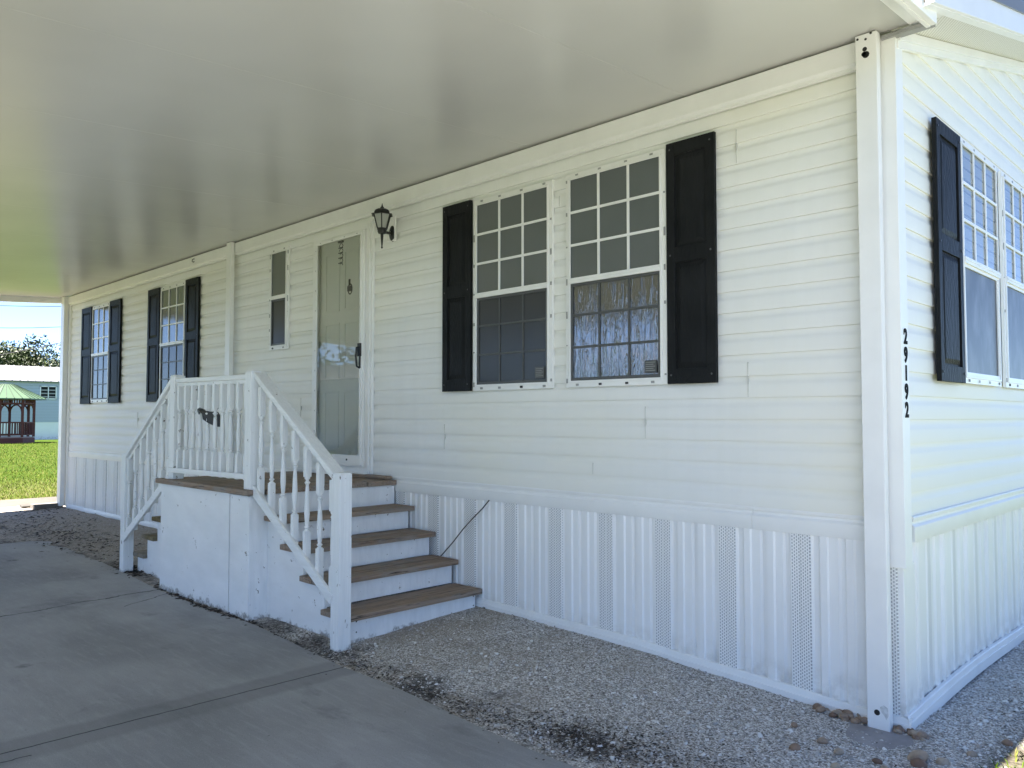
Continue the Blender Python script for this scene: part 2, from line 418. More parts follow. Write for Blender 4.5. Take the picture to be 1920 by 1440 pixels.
def thing(name, loc, label, cat, group=None):
    o = bpy.data.objects.new(name, None); COL.objects.link(o); o.location = loc; o.empty_display_size = .2
    return tag(o, label, cat, group)
def tag(o, label=None, cat=None, group=None, kind=None):
    if label: o['label'] = label
    if cat: o['category'] = cat
    if group: o['group'] = group
    if kind: o['kind'] = kind
    return o
def copy_tree(o, parent=None):
    c = o.copy(); COL.objects.link(c); c.parent = parent
    for ch in list(o.children): copy_tree(ch, c)
    return c

def zg(x, y):
    """ground height of the gravel bed: level with the slab at its edge, banked a little against the house"""
    pts = [(-13, .02), (-6, .055), (-3, .05), (-1.6, .025), (-.35, -.045), (.6, -.05)]
    h = pts[-1][1]
    if x <= pts[0][0]: h = pts[0][1]
    for (xa, ha), (xb, hb) in zip(pts, pts[1:]):
        if xa <= x <= xb: h = ha + (hb - ha) * (x - xa) / (xb - xa)
    t = min(1, max(0, (y + 1.35) / 1.2))
    return -.012 + (h + .012) * t

# ================================================================ SETTING
def sheet(name, x0, x1, y0, y1, z, mat, nx=1, ny=1, fn=None, kind='structure'):
    xs = np.linspace(x0, x1, nx + 1); ys = np.linspace(y0, y1, ny + 1)
    m = MB(); m.strip([[(x, y, z if fn is None else fn(x, y)) for x in xs] for y in ys])
    o = m.build(name, mat, smooth=60, recalc=False)
    return tag(o, kind=kind)
sheet('ground', -900, 900, -900, 900, -.10, M['lawn'])
def edge_n(x, y, s=1.0): return mnoise.noise(Vector((x * s, y * s, 3.1)))
def gfn(x, y):
    z = zg(x, y) + .012 * edge_n(x, y, 2.2) + .006 * edge_n(x, y, 7)
    out = max(0, x - (.62 + .12 * edge_n(0, y, 1.7)))
    z -= min(.09, out * .22)
    if x < -12.9: z -= min(.14, (-12.9 - x) * .2)
    return z
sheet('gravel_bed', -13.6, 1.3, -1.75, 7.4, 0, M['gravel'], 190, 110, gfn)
# driveway: an irregular near edge, taken from the photo
def slab(name, pts, z0, z1, mat, bev=.006):
    m = MB(); m.prism(pts, lambda p, t: (p[0], p[1], t), z0, z1); o = m.build(name, mat, bevel=bev); return tag(o, kind='structure')
edge = []
xx = 3.8
while xx > -8.6:
    base = np.interp(xx, [-8.7, -6.4, -5.3, -4.3, -3.8, -2.56, -2.05, -1.2, -.8, 4.5], [-1.14, -1.22, -1.31, -1.33, -1.29, -1.39, -1.39, -1.46, -1.46, -1.5])
    edge.append((xx, base + .014 * edge_n(xx, 0, 2.5))); xx -= .22
edge += [(-8.72, -1.15), (-8.9, -1.3), (-8.98, -5.75), (14, -5.75), (14, -1.6)]
slab('driveway', edge, -.09, .0, M['slab'])
slab('old_pad', [(-9.0, -1.72), (-11.6, -1.78), (-11.6, -5.75), (-9.0, -5.75)], -.09, -.012, M['slab_old'])
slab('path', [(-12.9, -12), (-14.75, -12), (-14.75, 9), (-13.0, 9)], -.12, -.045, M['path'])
slab('street', [(4.5, -40), (4.5, -5.6), (-60, -5.6), (-60, -5.9), (4.2, -9.5), (4.2, -40)][:3] + [(-60, -9.2), (4.5, -9.2)] if False else [(30, -9.4), (30, -14.0), (-70, -14.0), (-70, -9.4)], -.12, -.08, M['asphalt'])

slab('bounce_strip', [(2.6, -1.2), (7.2, -1.2), (7.2, 24), (2.6, 24)], -.12, -.07, plain('grey_bounce_strip', (.14, .145, .15), .85, .12, 3, .003, 120))  # unseen grey strip added to bounce sunlight onto the end wall

# ================================================================ MOBILE HOME
HOME = thing('mobile_home', (-6.05, 0, 0), 'long white mobile home with clapboard siding, black shutters and vertical skirting', 'house')
PITCH = .1163; Z0 = .912
LAP = [(0, -.003), (.0005, -.0160), (.004, -.0170), (.066, -.0155), (.072, -.0140), (.082, -.0085), (.092, -.0050), (.102, -.0035), (PITCH - .0005, -.003)]
def siding(zmax, fn, u0f, u1, seg, ripple):
    m = MB(); k = 0
    while Z0 + k * PITCH < zmax:
        z = Z0 + k * PITCH; u0 = u0f(z)
        if u1 - u0 < .1: break
        n = max(2, int((u1 - u0) / seg)); us = np.linspace(u0, u1, n + 1)
        rows = []
        for dz, d in LAP:
            rows.append([fn(u, z + dz, d + ripple * mnoise.noise(Vector((u * 1.3, k * .9, dz * 3))) * (1 if d < -.005 else .4)) for u in us])
        m.strip(rows); k += 1
    return m
sm = siding(3.14, lambda u, z, d: (u, d, z), lambda z: -12.00, -.05, .3, .0018)
sm.build('siding', M['vinyl'], HOME, smooth=25, recalc=False)
XS = -.052
sm = siding(5.0, lambda u, z, d: (XS - .004 - d * .62, u, z), lambda z: max(.02, (z - 3.231) / .26 - .1), 7.28, .3, .0015)
sm.build('siding', M['vinyl'], HOME, smooth=25, recalc=False)
# cores behind the siding so nothing shows through
c = MB(); c.box(-11.99, -.075, .012, 7.28, .3, 3.2)
c.prism([(.01, 3.2), (7.27, 3.2), (3.65, 4.15)], lambda p, t: (t, p[0], p[1]), -12.0, -.07)
c.build('wall_core', M['trim'], HOME)
# butt joints between siding lengths
for x, z0k, nk in ((-.868, 16, 2), (-1.48, 3, 2), (-.815, 5, 2), (-1.877, 1, 1), (-2.15, 16, 1), (-3.3, 2, 2), (-5.35, 4, 2), (-7.2, 6, 2), (-9.3, 3, 2), (-10.1, 10, 2)):
    za = Z0 + z0k * PITCH + .004; zb = za + nk * PITCH - .045
    sj = MB(); sj.box(x, x + .0014, -.0200, -.006, za, zb); sj.build('siding_joint', M['seam'], HOME)
# base trim band (front, side)
def band(fn, a, b, cuts, mat=M['trim']):
    m = MB(); prof = [(-.0, .797), (-.020, .797), (-.022, .801), (-.022, .868), (-.018, .874), (-.010, .880), (-.010, .892), (-.017, .899), (-.019, .912), (-.016, .918), (-.0, .918)]
    e = [a] + cuts + [b]
    for p, q in zip(e, e[1:]): m.prism(prof, fn, p + .0012, q - .0012)
    return m
band(lambda p, t: (t, p[0], p[1]), -11.98, -.112, [-8.4, -5.2, -.80]).build('base_trim', M['trim'], HOME, smooth=30)
band(lambda p, t: (XS - p[0] + .004, t, p[1]), .09, 7.28, [3.7]).build('base_trim', M['trim'], HOME, smooth=30)
# corner trims
def ltrim(x0, x1, y0, y1, z0, z1, th=.02):
    m = MB(); m.prism([(x0, y0), (x1, y0), (x1, y1), (x1 - th, y1), (x1 - th, y0 + th), (x0, y0 + th)], lambda p, t: (p[0], p[1], t), z0, z1); return m
ltrim(-.112, -.028, -.034, .062, .69, 3.21).build('corner_trim', M['trim'], HOME, bevel=.003)
c = MB(); c.box(-12.115, -11.985, -.034, .03, .05, 3.09); c.build('corner_trim', M['trim'], HOME, bevel=.003)
# skirting: ribbed panels with perforated vent strips
def skirt(fn, u0, u1, start, per, side=False):
    # fn(u, z, d); profile of one period, starting at the vent strip
    if not side:
        prof = [(0, .0), (.003, .007), (.052, .004), (.056, .007), (.105, .007), (.109, .0), (.118, -.006), (.142, -.006), (.150, 0), (.158, .009), (.192, .009), (.200, .003), (.245, .003), (.248, .0), (.256, -.006), (.276, -.006), (.286, .008), (.322, .008), (.332, .003), (.372, .003), (.375, 0), (.383, -.006), (.405, -.006)]
        vent = [(0, .0055), (.0555, .109)]
    else:
        prof = [(0, .016), (.004, .016), (.008, .0), (.045, .0), (.060, .007), (.100, .007), (.112, -.003), (.190, -.003), (.198, .003), (.246, .003), (.254, -.003), (.300, -.003), (.312, .007), (.352, .007), (.364, 0), (.405, 0)]
        vent = [(.198, .246)]
    us = []; u = start
    while u > u0: u -= per
    while u < u1:
        us += [(u + a, d, any(p - 1e-6 <= a < q - 1e-6 for p, q in vent)) for a, d in prof]; u += per
    us = [q for q in us if u0 <= q[0] <= u1]
    return us
def build_skirt(us, fn, zb, mats):
    m = MB()
    for (ua, da, va), (ub, db, vb) in zip(us, us[1:]):
        m.add([fn(ua, zb(ua), da), fn(ub, zb(ub), db), fn(ub, .81, db), fn(ua, .81, da)], [(0, 1, 2, 3)], 1 if va else 0)
    return m.build('skirting', mats, HOME, smooth=20, recalc=False)
def zs(u): return .005 + .018 * mnoise.noise(Vector((u * 1.1, 5, 0)))
build_skirt(skirt(None, -12.00, -.050, -.594, .4127), lambda u, z, d: (u, -.0075 - d * 1.45, z), lambda u: -.08, [M['skirt'], M['perf']])
build_skirt(skirt(None, -.02, 7.27, .155, .412, True), lambda u, z, d: (-.058 + d, u, z), lambda u: -.08, [M['skirt'], M['perf_side']])
c = MB()  # plain corner post of the skirting
c.prism([(-.075, -.010), (-.045, -.010), (-.045, .14), (-.056, .14), (-.056, 0), (-.075, 0)], lambda p, t: (p[0], p[1], t), -.08, .70)
c.build('skirting_corner', M['skirt'], HOME, bevel=.004)
# bottom track, following the ground
def track(fn, us, zf):
    m = MB(); prof = [(-.002, .052), (-.020, .052), (-.024, .048), (-.028, .022), (-.033, .020), (-.034, -.03), (-.002, -.03)]
    rows = [[fn(u, zf(u) + dz, d) for d, dz in prof] for u in us]
    m.strip(rows); return m
def ztr(x): return zg(x, -.02) + .006 + .007 * mnoise.noise(Vector((x * 2.1, 0, 0)))
us = np.linspace(-12.00, -.018, 110)
track(lambda u, z, d: (u, d - .002, z), us, ztr).build('skirting_track', M['alu'], HOME, smooth=25, recalc=False)
def ztr2(y): return -.038 + .03 * math.sin(max(0, y) * 1.6 + .2) * .8 + .012 * max(0, y)
us2 = np.linspace(-.035, 7.27, 70)
track(lambda u, z, d: (-.054 - d, u, z), us2, ztr2).build('skirting_track', M['alu'], HOME, smooth=25, recalc=False)

# roof, soffit, rake
SL = .26; ZE = 3.231
def roofline(y): return ZE + SL * y
r = MB()
for s in (1,):
    r.prism([(-.02, ZE + .17), (3.65, roofline(3.65) + .17), (7.33, ZE + .17), (7.33, ZE + .10), (3.65, roofline(3.65) + .10), (-.02, ZE + .10)], lambda p, t: (t, p[0], p[1]), -12.3, .262)
r.prism([(-.40, roofline(-.40) + .158), (-.0205, ZE + .164), (-.0205, ZE + .10), (-.40, roofline(-.40) + .10)], lambda p, t: (t, p[0], p[1]), .206, .262)
r.build('roof', M['whiteroof'], HOME)
r = MB()
r.prism([(-.02, roofline(-.02)), (3.65, roofline(3.65)), (3.65, roofline(3.65) + .03), (-.02, roofline(-.02) + .03)], lambda p, t: (t, p[0], p[1]), -.05, .232)
r.prism([(3.65, roofline(3.65)), (7.3, roofline(0)), (7.3, roofline(0) + .03), (3.65, roofline(3.65) + .03)], lambda p, t: (t, p[0], p[1]), -.05, .232)
r.prism([(-.40, roofline(-.40)), (-.2075, roofline(-.2075)), (-.2075, roofline(-.2075) + .03), (-.40, roofline(-.40) + .03)], lambda p, t: (t, p[0], p[1]), .2055, .232)
r.prism([(-.207, roofline(-.207)), (-.0205, roofline(-.0205)), (-.0205, roofline(-.0205) + .03), (-.207, roofline(-.207) + .03)], lambda p, t: (t, p[0], p[1]), .1795, .232)
r.build('soffit', M['soffit'], HOME)
r = MB()
r.prism([(-.40, roofline(-.40) - .012), (3.65, roofline(3.65) - .012), (3.65, roofline(3.65) + .155), (-.40, roofline(-.40) + .155)], lambda p, t: (t, p[0], p[1]), .236, .252)
r.prism([(-.40, roofline(-.40) - .016), (3.65, roofline(3.65) - .016), (3.65, roofline(3.65) + .004), (-.40, roofline(-.40) + .004)], lambda p, t: (t, p[0], p[1]), .195, .2355)
r.prism([(3.65, roofline(3.65) - .012), (7.33, roofline(-.03) - .012), (7.33, roofline(-.03) + .155), (3.65, roofline(3.65) + .155)], lambda p, t: (t, p[0], p[1]), .236, .252)
r.build('rake_fascia', M['alu'], HOME, bevel=.003)
r = MB()
r.prism([(-.01, roofline(-.01) - .085), (3.65, roofline(3.65) - .085), (3.65, roofline(3.65) - .002), (-.01, roofline(-.01) - .002)], lambda p, t: (t, p[0], p[1]), -.045, -.022)
r.prism([(-.01, roofline(-.01) - .05), (3.65, roofline(3.65) - .05), (3.65, roofline(3.65) - .003), (-.01, roofline(-.01) - .003)], lambda p, t: (t, p[0], p[1]), -.0219, -.012)
r.build('gable_trim', M['alu'], HOME, bevel=.002)

# windows -----------------------------------------------------------------
OFF = .013   # window and door flanges sit on the laps of the siding
def front(u, v, d): return (u, -d - OFF, v)
def sidef(u, v, d): return (-.052 + OFF + d, u, v)
def rect(m, fn, u0, u1, v0, v1, d0, d1, mi=0):
    vs = [fn(u, v, d) for d in (d0, d1) for v in (v0, v1) for u in (u0, u1)]
    m.add(vs, [(0, 2, 3, 1), (4, 5, 7, 6), (0, 1, 5, 4), (2, 6, 7, 3), (0, 4, 6, 2), (1, 3, 7, 5)], mi)
def ring(m, fn, u0, u1, v0, v1, t, d0, d1, mi=0, tb=None):
    tb = tb or t
    rect(m, fn, u0, u1, v0, v0 + tb, d0, d1, mi); rect(m, fn, u0, u1, v1 - t, v1, d0, d1, mi)
    rect(m, fn, u0, u0 + t, v0 + tb, v1 - t, d0, d1, mi); rect(m, fn, u1 - t, u1, v0 + tb, v1 - t, d0, d1, mi)
def window(fn, u0, u1, v0, v1, vm, cols=3, upper='pane', lower='pane_screen', lower_grid=True, sticker=False, clips=True, low_rows=3):
    m = MB()
    ring(m, fn, u0, u1, v0, v1, .036, .002, .021)                    # nailing flange
    ring(m, fn, u0 + .030, u1 - .030, v0 + .030, v1 - .030, .012, .0215, .030)
    if clips:
        rng = random.Random(int(u0 * 97))
        for k in range(7):
            v = v0 + .05 + k * (v1 - v0 - .1) / 6
            for uu in (u0 + .003, u1 - .017):
                if rng.random() < .85: rect(m, fn, uu, uu + .014, v + rng.uniform(-.03, .03) - .013, v + rng.uniform(-.005, .005) + .013, .0212, .0245, 1)
        n = 4 if u1 - u0 > .5 else 2
        for k in range(n):
            uu = u0 + .08 + k * (u1 - u0 - .16) / max(1, n - 1) + rng.uniform(-.02, .02)
            rect(m, fn, uu - .013, uu + .013, v0 + .008, v0 + .024, .0212, .0245, 1 if rng.random() < .7 else 2)
            rect(m, fn, uu - .013, uu + .013, v1 - .022, v1 - .008, .0212, .0235, 1)
    wdw = m.build('window', [M['alu'], M['clip'], M['dark']], HOME, bevel=.0015)
    a, b = u0 + .042, u1 - .042
    m = MB(); rect(m, fn, a - .01, b + .01, vm - .022, vm + .014, .014, .036); rect(m, fn, a - .01, b + .01, vm - .006, vm + .004, .0365, .040)
    m.build('meeting_rail', M['alu'], wdw, bevel=.002)
    m = MB(); rect(m, fn, a - .004, b + .004, vm + .012, v1 - .040, .0165, .0175); m.build('upper_pane', M[upper], wdw)
    m = MB(); rect(m, fn, a - .004, b + .004, v0 + .040, vm - .020, .0145, .0155); m.build('lower_pane', M[lower], wdw)
    if cols > 1:
        g = MB(); t = .0085
        for k in range(1, cols): x = a + (b - a) * k / cols; rect(g, fn, x - t, x + t, vm + .012, v1 - .040, .018, .027)
        for k in range(1, 3): z = vm + .014 + (v1 - .042 - vm - .014) * k / 3; rect(g, fn, a - .002, b + .002, z - t, z + t, .018, .0275)
        g.build('upper_grille', M['alu'], wdw, bevel=.003)
    lo = MB(); ring(lo, fn, a - .002, b + .002, v0 + .042, vm - .020, .020, .0158, .024, 0)
    if lower_grid:
        t = .0075
        for k in range(1, 3): x = a + (b - a) * k / 3; rect(lo, fn, x - t, x + t, v0 + .06, vm - .04, .0158, .0215)
        for k in range(1, low_rows): z = v0 + .05 + (vm - .02 - v0 - .05) * k / low_rows; rect(lo, fn, a, b, z - t, z + t, .0158, .022)
    lo.build('lower_sash', M['darkgrey'] if lower != 'pane_haze' else M['alu'], wdw, bevel=.0015)
    if sticker:
        s = MB(); rect(s, fn, b - .115, b - .03, v0 + .07, v0 + .145, .0222, .0228)
        for k in range(5): rect(s, fn, b - .107, b - .04 - .012 * (k % 2), v0 + .083 + k * .012, v0 + .0865 + k * .012, .0229, .0233, 1)
        s.build('sticker', [M['darkgrey'], M['clip']], wdw)
    return wdw
window(front, -2.965, -2.198, 1.580, 2.965, 2.268, sticker=True, lower='pane_screen')
window(front, -2.080, -1.312, 1.580, 2.965, 2.268, sticker=True, lower='pane_wet')
window(front, -11.02, -10.30, 1.595, 2.965, 2.278, upper='pane_wet' if False else 'pane')
window(front, -8.60, -7.865, 1.595, 2.965, 2.270)
window(front, -5.93, -5.57, 2.045, 3.035, 2.560, cols=1, lower_grid=False)
window(sidef, .900, 1.690, 1.578, 2.955, 2.268, upper='pane_blind', lower='pane_haze', lower_grid=False)
window(sidef, 1.800, 2.590, 1.578, 2.955, 2.268, upper='pane_blind', lower='pane_haze', lower_grid=False)

def shutter(fn, u0, u1, v0, v1):
    m = MB(); W = u1 - u0; H = v1 - v0; f = lambda u, v, d: fn(u, v, d + .010)
    rect(m, f, u0, u1, v0, v1, .0, .012)
    st = .055
    rect(m, f, u0, u0 + st, v0, v1, .0121, .024); rect(m, f, u1 - st, u1, v0, v1, .0121, .024)
    rails = [(v0, v0 + .085), (v0 + H * .498, v0 + H * .562), (v1 - .075, v1)]
    for a, b in rails: rect(m, f, u0 + st, u1 - st, a, b, .0121, .0235)
    for a, b in ((rails[0][1], rails[1][0]), (rails[1][1], rails[2][0])):
        # raised field with bevelled margin
        o0, o1, p0, p1 = u0 + st + .010, u1 - st - .010, a + .010, b - .010; t = .026
        vs = [f(o0, p0, .0121), f(o1, p0, .0121), f(o1, p1, .0121), f(o0, p1, .0121), f(o0 + t, p0 + t, .021), f(o1 - t, p0 + t, .021), f(o1 - t, p1 - t, .021), f(o0 + t, p1 - t, .021)]
        m.add(vs, [(0, 1, 5, 4), (1, 2, 6, 5), (2, 3, 7, 6), (3, 0, 4, 7), (4, 5, 6, 7)])
    s = m
    for uu in (u0 + .026, u1 - .026):
        for vv in (v0 + .05, v0 + H * .53, v1 - .04):
            pts = [(uu + .008 * math.cos(k * math.pi / 4), vv + .008 * math.sin(k * math.pi / 4)) for k in range(8)]
            s.prism(pts, lambda p, t: f(p[0], p[1], t), .0235, .027, 1)
    return m.build('shutter', [M['shutter'], M['darkgrey']], HOME, bevel=.0022)
for a, b in ((-3.295, -2.985), (-1.302, -.988), (-11.44, -11.03), (-10.30, -9.895), (-8.965, -8.61), (-7.862, -7.515)): shutter(front, a, b, 1.580, 2.978)
for a, b in ((.475, .892), (2.60, 3.01)): shutter(sidef, a, b, 1.575, 2.94)

# front door -----------------------------------------------------------------
d = MB()
ring(d, front, -5.10, -4.228, .925, 3.025, .045, .002, .040)
ring(d, front, -5.055, -4.272, .965, 2.985, .028, .002, .030)
DOOR = d.build('front_door', M['alu'], HOME, bevel=.002)
d = MB(); rect(d, front, -5.03, -4.30, .985, 2.962, .002, .014)
for a, b in ((1.12, 1.62), (1.72, 2.22), (2.32, 2.85)):
    for p, q in ((-4.93, -4.70), (-4.63, -4.40)):
        ring(d, front, p, q, a, b, .018, .0141, .020)
d.build('door_slab', M['doorslab'], DOOR, bevel=.002)
d = MB(); ring(d, front, -5.026, -4.301, .985, 2.965, .030, .050, .064, 0, .085)
ring(d, front, -5.044, -4.283, .972, 2.975, .020, .030, .052)
rng = random.Random(3)
for k in range(11):
    z = 1.08 + k * .18
    rect(d, front, -5.019, -5.009, z, z + .016, .0642, .067, 1)
for k in range(4): rect(d, front, -4.95 + k * .19, -4.935 + k * .19, 2.945, 2.955, .0642, .067, 1 if k != 1 else 2)
for xx in (-4.70, -4.50): rect(d, front, xx - .012, xx + .012, 1.02, 1.038, .0642, .067, 1 if xx < -4.6 else 2)
d.build('storm_door', [M['alu'], M['clip'], M['dark']], DOOR, bevel=.0015)
d = MB(); d.add([front(-4.996, 1.07, .057), front(-4.331, 1.07, .057), front(-4.331, 2.935, .057), front(-4.996, 2.935, .057)], [(0, 1, 2, 3)]); d.build('glass_pane', M['glass'], DOOR, recalc=False)
# handle
d = MB(); d.tube([(-4.322, -.066, 1.985), (-4.328, -.105, 1.975), (-4.334, -.108, 1.90), (-4.330, -.100, 1.815), (-4.322, -.066, 1.80)], .009, 8)
rect(d, front, -4.336, -4.296, 1.90, 2.01, .0642, .080); rect(d, front, -4.326, -4.306, 1.80, 1.90, .0642, .071)
d.build('handle', M['black'], DOOR, bevel=.002)
d = MB()
d.tube([(-4.545 + .030 * math.cos(a), -.024, 2.50 + .044 * math.sin(a)) for a in np.linspace(0, 2 * math.pi, 17)], .008, 6, 0, False)
rect(d, front, -4.572, -4.518, 2.480, 2.525, .0142, .026); rect(d, front, -4.550, -4.540, 2.53, 2.585, .0142, .028)
d.build('knocker', M['darkgrey'], DOOR)
d = MB()
for x0, s_ in ((-4.705, 1), (-4.668, -1)):
    for q in (1, -1): d.tube([(x0 + .010 * q * s_ * math.sin(t * 2.6), -.026 - .002 * q, 2.930 - .018 * t) for t in np.linspace(0, 11.5, 60)], .0030, 5)
rect(d, front, -4.72, -4.65, 2.925, 2.94, .0142, .028)
for k in range(4): rect(d, front, -4.71, -4.66, 2.74 + k * .045, 2.746 + k * .045, .0142, .030)
d.build('chain', M['darkgrey'], DOOR)
c = MB(); rect(c, front, -5.125, -5.1015, .92, 3.03, .0, .026); rect(c, front, -4.2265, -4.203, .92, 3.03, .0, .026); rect(c, front, -5.125, -4.203, 3.0265, 3.05, .0, .026)
rect(c, front, -5.10, -4.23, .893, .9245, .0, .075)
c.build('door_trim', M['alu'], DOOR, bevel=.002)

# house number ---------------------------------------------------------------
for i, ch in enumerate('29192'):
    cu = bpy.data.curves.new('num', 'FONT'); cu.body = ch; cu.size = .098; cu.extrude = .0015; cu.align_x = 'CENTER'; cu.offset = .0034
    to = bpy.data.objects.new('tmp', cu); COL.objects.link(to)
    dg = bpy.context.evaluated_depsgraph_get()
    me = bpy.data.meshes.new_from_object(to.evaluated_get(dg)); bpy.data.objects.remove(to); bpy.data.curves.remove(cu)
    # text plane (x right, y up) -> wall facing +x: right = +y, up = z
    me.transform(Matrix(((0, 0, 1, -.0262), (.92, 0, 0, .020), (0, 1, 0, 1.737 - i * .0865), (0, 0, 0, 1))))
    me.transform(Matrix.Translation(-HOME.location)); me.materials.clear(); me.materials.append(M['numeral'])
    o = bpy.data.objects.new('house_number', me); COL.objects.link(o); o.parent = HOME

# ================================================================ CARPORT
CP = thing('carport', (-6.1, -2.3, 0), 'long white carport with glossy panelled ceiling over the concrete driveway', 'carport')
YE = -5.6; CS = .062
def zc(y): return 3.235 + CS * y
j = [.098, -1.17]
while j[-1] > -11.2: j.append(j[-1] - 1.222)
j.append(-12.26)
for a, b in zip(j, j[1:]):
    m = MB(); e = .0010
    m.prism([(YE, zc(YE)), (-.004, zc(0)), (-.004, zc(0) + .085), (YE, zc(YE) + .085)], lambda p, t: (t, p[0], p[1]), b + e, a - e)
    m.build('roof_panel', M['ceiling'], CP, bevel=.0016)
def along(m, x0, x1, ya, yb, d0, d1):
    m.prism([(ya, zc(ya) + d0), (yb, zc(yb) + d0), (yb, zc(yb) + d1), (ya, zc(ya) + d1)], lambda p, t: (t, p[0], p[1]), x0, x1)
m = MB(); along(m, .040, .178, YE, -.02, -.014, -.0006); along(m, .1785, .205, YE, -.2085, -.115, .14); along(m, .160, .1784, YE, -.206, -.118, -.102)
m.build('end_trim', M['alu'], CP, bevel=.003)
m = MB(); along(m, -12.35, -12.262, YE, -.004, -.085, .095); m.build('end_trim', M['alu'], CP, bevel=.003)
m = MB(); m.box(-12.35, .15, YE - .12, YE - .002, zc(YE) - .10, zc(YE) + .09); m.build('gutter', M['alu'], CP, bevel=.004)
m = MB(); m.box(-12.2, .05, YE + .15, YE + .22, zc(YE) - .11, zc(YE + .15) - .002); m.build('outer_beam', M['alu'], CP, bevel=.003)
m = MB(); prof = [(-.016, 3.219), (-.050, 3.219), (-.052, 3.216), (-.052, 3.118), (-.048, 3.112), (-.036, 3.104), (-.036, 3.088), (-.016, 3.086)]
for p, q in ((-12.25, -6.62), (-6.617, -.19)): m.prism(prof, lambda pp, t: (t, pp[0], pp[1]), p, q)
m.build('wall_beam', M['alu'], CP, smooth=30)
m = MB(); m.box(-.088, .140, -.050, -.002, 3.190, 3.209); m.box(.0, .13, -.058, -.0505, 3.192, 3.207); m.build('flashing', M['clip'], CP, bevel=.002)
def cpost(x0, x1, y0, y1, z0, z1, holes=False):
    m = MB(); m.box(x0, x1, y0, y1, z0, z1); o = m.build('post', M['alu'], CP, bevel=.004)
    if holes:
        def disc(cx, cz, r):
            h = MB(); h.prism([(cx + r * math.cos(k * math.pi / 5), cz + r * math.sin(k * math.pi / 5)) for k in range(10)], lambda p, t: (p[0], y0 - t, p[1]), .0002, .0012); h.build('bolt_hole', M['black'], o)
        for cx, cz, r in ((x0 + .012, z1 - .018, .006), (x0 + .05, z1 - .028, .006), (x1 - .026, z1 - .006, .006), (x0 + .045, z1 - .075, .011), (x0 + .05, z1 - .103, .0165), (x0 + .041, z1 - .098, .012)): disc(cx, cz, r)
        disc(x0 + .045, z0 + .088, .0135)
        s = MB(); 
        s.prism([(x0 + .058, z0 + .115), (x0 + .075, z0 + .128), (x0 + .093, z0 + .118), (x0 + .096, z0 + .085), (x0 + .086, z0 + .062), (x0 + .078, z0 + .080), (x0 + .066, z0 + .092)], lambda p, t: (p[0], y0 - t, p[1]), .0002, .0008)
        s.build('worn_patch', M['worn'], o)
    return o
cpost(-.190, -.090, -.098, -.053, -.06, 3.222, True)
cpost(-6.735, -6.635, -.100, -.056, .0, 3.225)
cpost(-12.20, -12.055, -.105, -.045, .05, 3.226)
for x in (-.3, -4.0, -7.6, -11.25): cpost(x - .05, x + .05, YE + .152, YE + .218, -.02, zc(YE) - .112)
m = MB(); m.tube([(-7.62, -.053, 3.19), (-7.62, -.075, 3.18), (-7.62, -.078, 3.155), (-7.62, -.062, 3.15), (-7.62, -.055, 3.16)], .005, 6); m.build('hook', M['darkgrey'], CP)

# ================================================================ PORCH STEPS
PS = thing('porch_steps', (-4.6, -.65, 0), 'white wooden porch with brown treads, two stair flights and turned baluster railings', 'porch')
m = MB(); m.box(-5.40, -4.196, -1.270, -1.252, -.03, .848); m.build('front_panel', M['paint_panel'], PS, bevel=.003)
m = MB(); m.box(-4.176, -3.895, -1.273, -1.255, -.035, .842); m.build('front_panel', M['paint_panel'], PS, bevel=.003)
m = MB(); m.box(-4.22, -4.15, -1.2485, -1.244, -.03, .84); m.build('gap_shade_strip', M['dark'], PS)  # dark strip standing in for the shade inside the gap between the panels
m = MB(); m.box(-3.915, -3.895, -1.2545, -.03, -.03, .842); m.build('side_panel', M['paint_panel'], PS, bevel=.003)
m = MB(); m.box(-5.40, -5.38, -1.2515, -.03, -.03, .842); m.build('side_panel', M['paint_panel'], PS, bevel=.003)
# deck boards run along x
y = -1.305; 
while y < -.10:
    w_ = .137; m = MB(); m.box(-5.435 + random.uniform(-.006, .006), -3.868 + random.uniform(-.006, .006), y, y + w_, .850, .887 + random.uniform(-.002, .002))
    m.build('deck_board', M['deck_x'], PS, bevel=.004); y += w_ + .006
m = MB(); m.box(-4.40, -3.92, -.105, -.030, .888, .918); m.build('ledger_board', M['deck_x'], PS, bevel=.012)
def flight(fronts, heights, deckx, sgn, y0, y1, mat):
    # fronts: x of each tread's nosing, from the lowest
    n = len(fronts)
    for i in range(n):
        f = fronts[i]; back = (fronts[i + 1] if i + 1 < n else deckx) - sgn * .042
        mid = (f + back) / 2
        m = MB()
        for a, b in ((f, mid + sgn * .005), (mid - sgn * .005, back)): m.box(min(a, b), max(a, b), y0 - .035, y1, heights[i] - .036, heights[i] + random.uniform(-.002, .002))
        m.build('tread', mat, PS, bevel=.005)
        m = MB(); xr = f - sgn * .052; zb = heights[i - 1] - .0 if i else -.04
        m.box(min(xr, xr - sgn * .019), max(xr, xr - sgn * .019), y0 + .022, y1 - .022, zb + .001, heights[i] - .037)
        m.build('riser', M['paint_panel'], PS, bevel=.0025)
    m = MB(); xr = deckx - sgn * .045
    # saw-tooth stringer board facing the driveway
    pts = [(deckx - sgn * .047, -.04), (fronts[0] - sgn * .050, -.04)]
    for i in range(n):
        xr = fronts[i] - sgn * .050; pts.append((xr, heights[i] - .038))
        nx = fronts[i + 1] - sgn * .050 if i + 1 < n else deckx - sgn * .047
        pts.append((nx, heights[i] - .038))
    m.prism(pts, lambda p, t: (p[0], t, p[1]), y0, y0 + .02)
    m.build('stringer', M['paint_panel'], PS)
    if sgn > 0:
        m = MB(); m.box(deckx - .047 - .018, deckx - .047 - .0005, y0 + .022, y1 - .022, heights[-1] + .001, .848); m.build('riser', M['paint_panel'], PS)
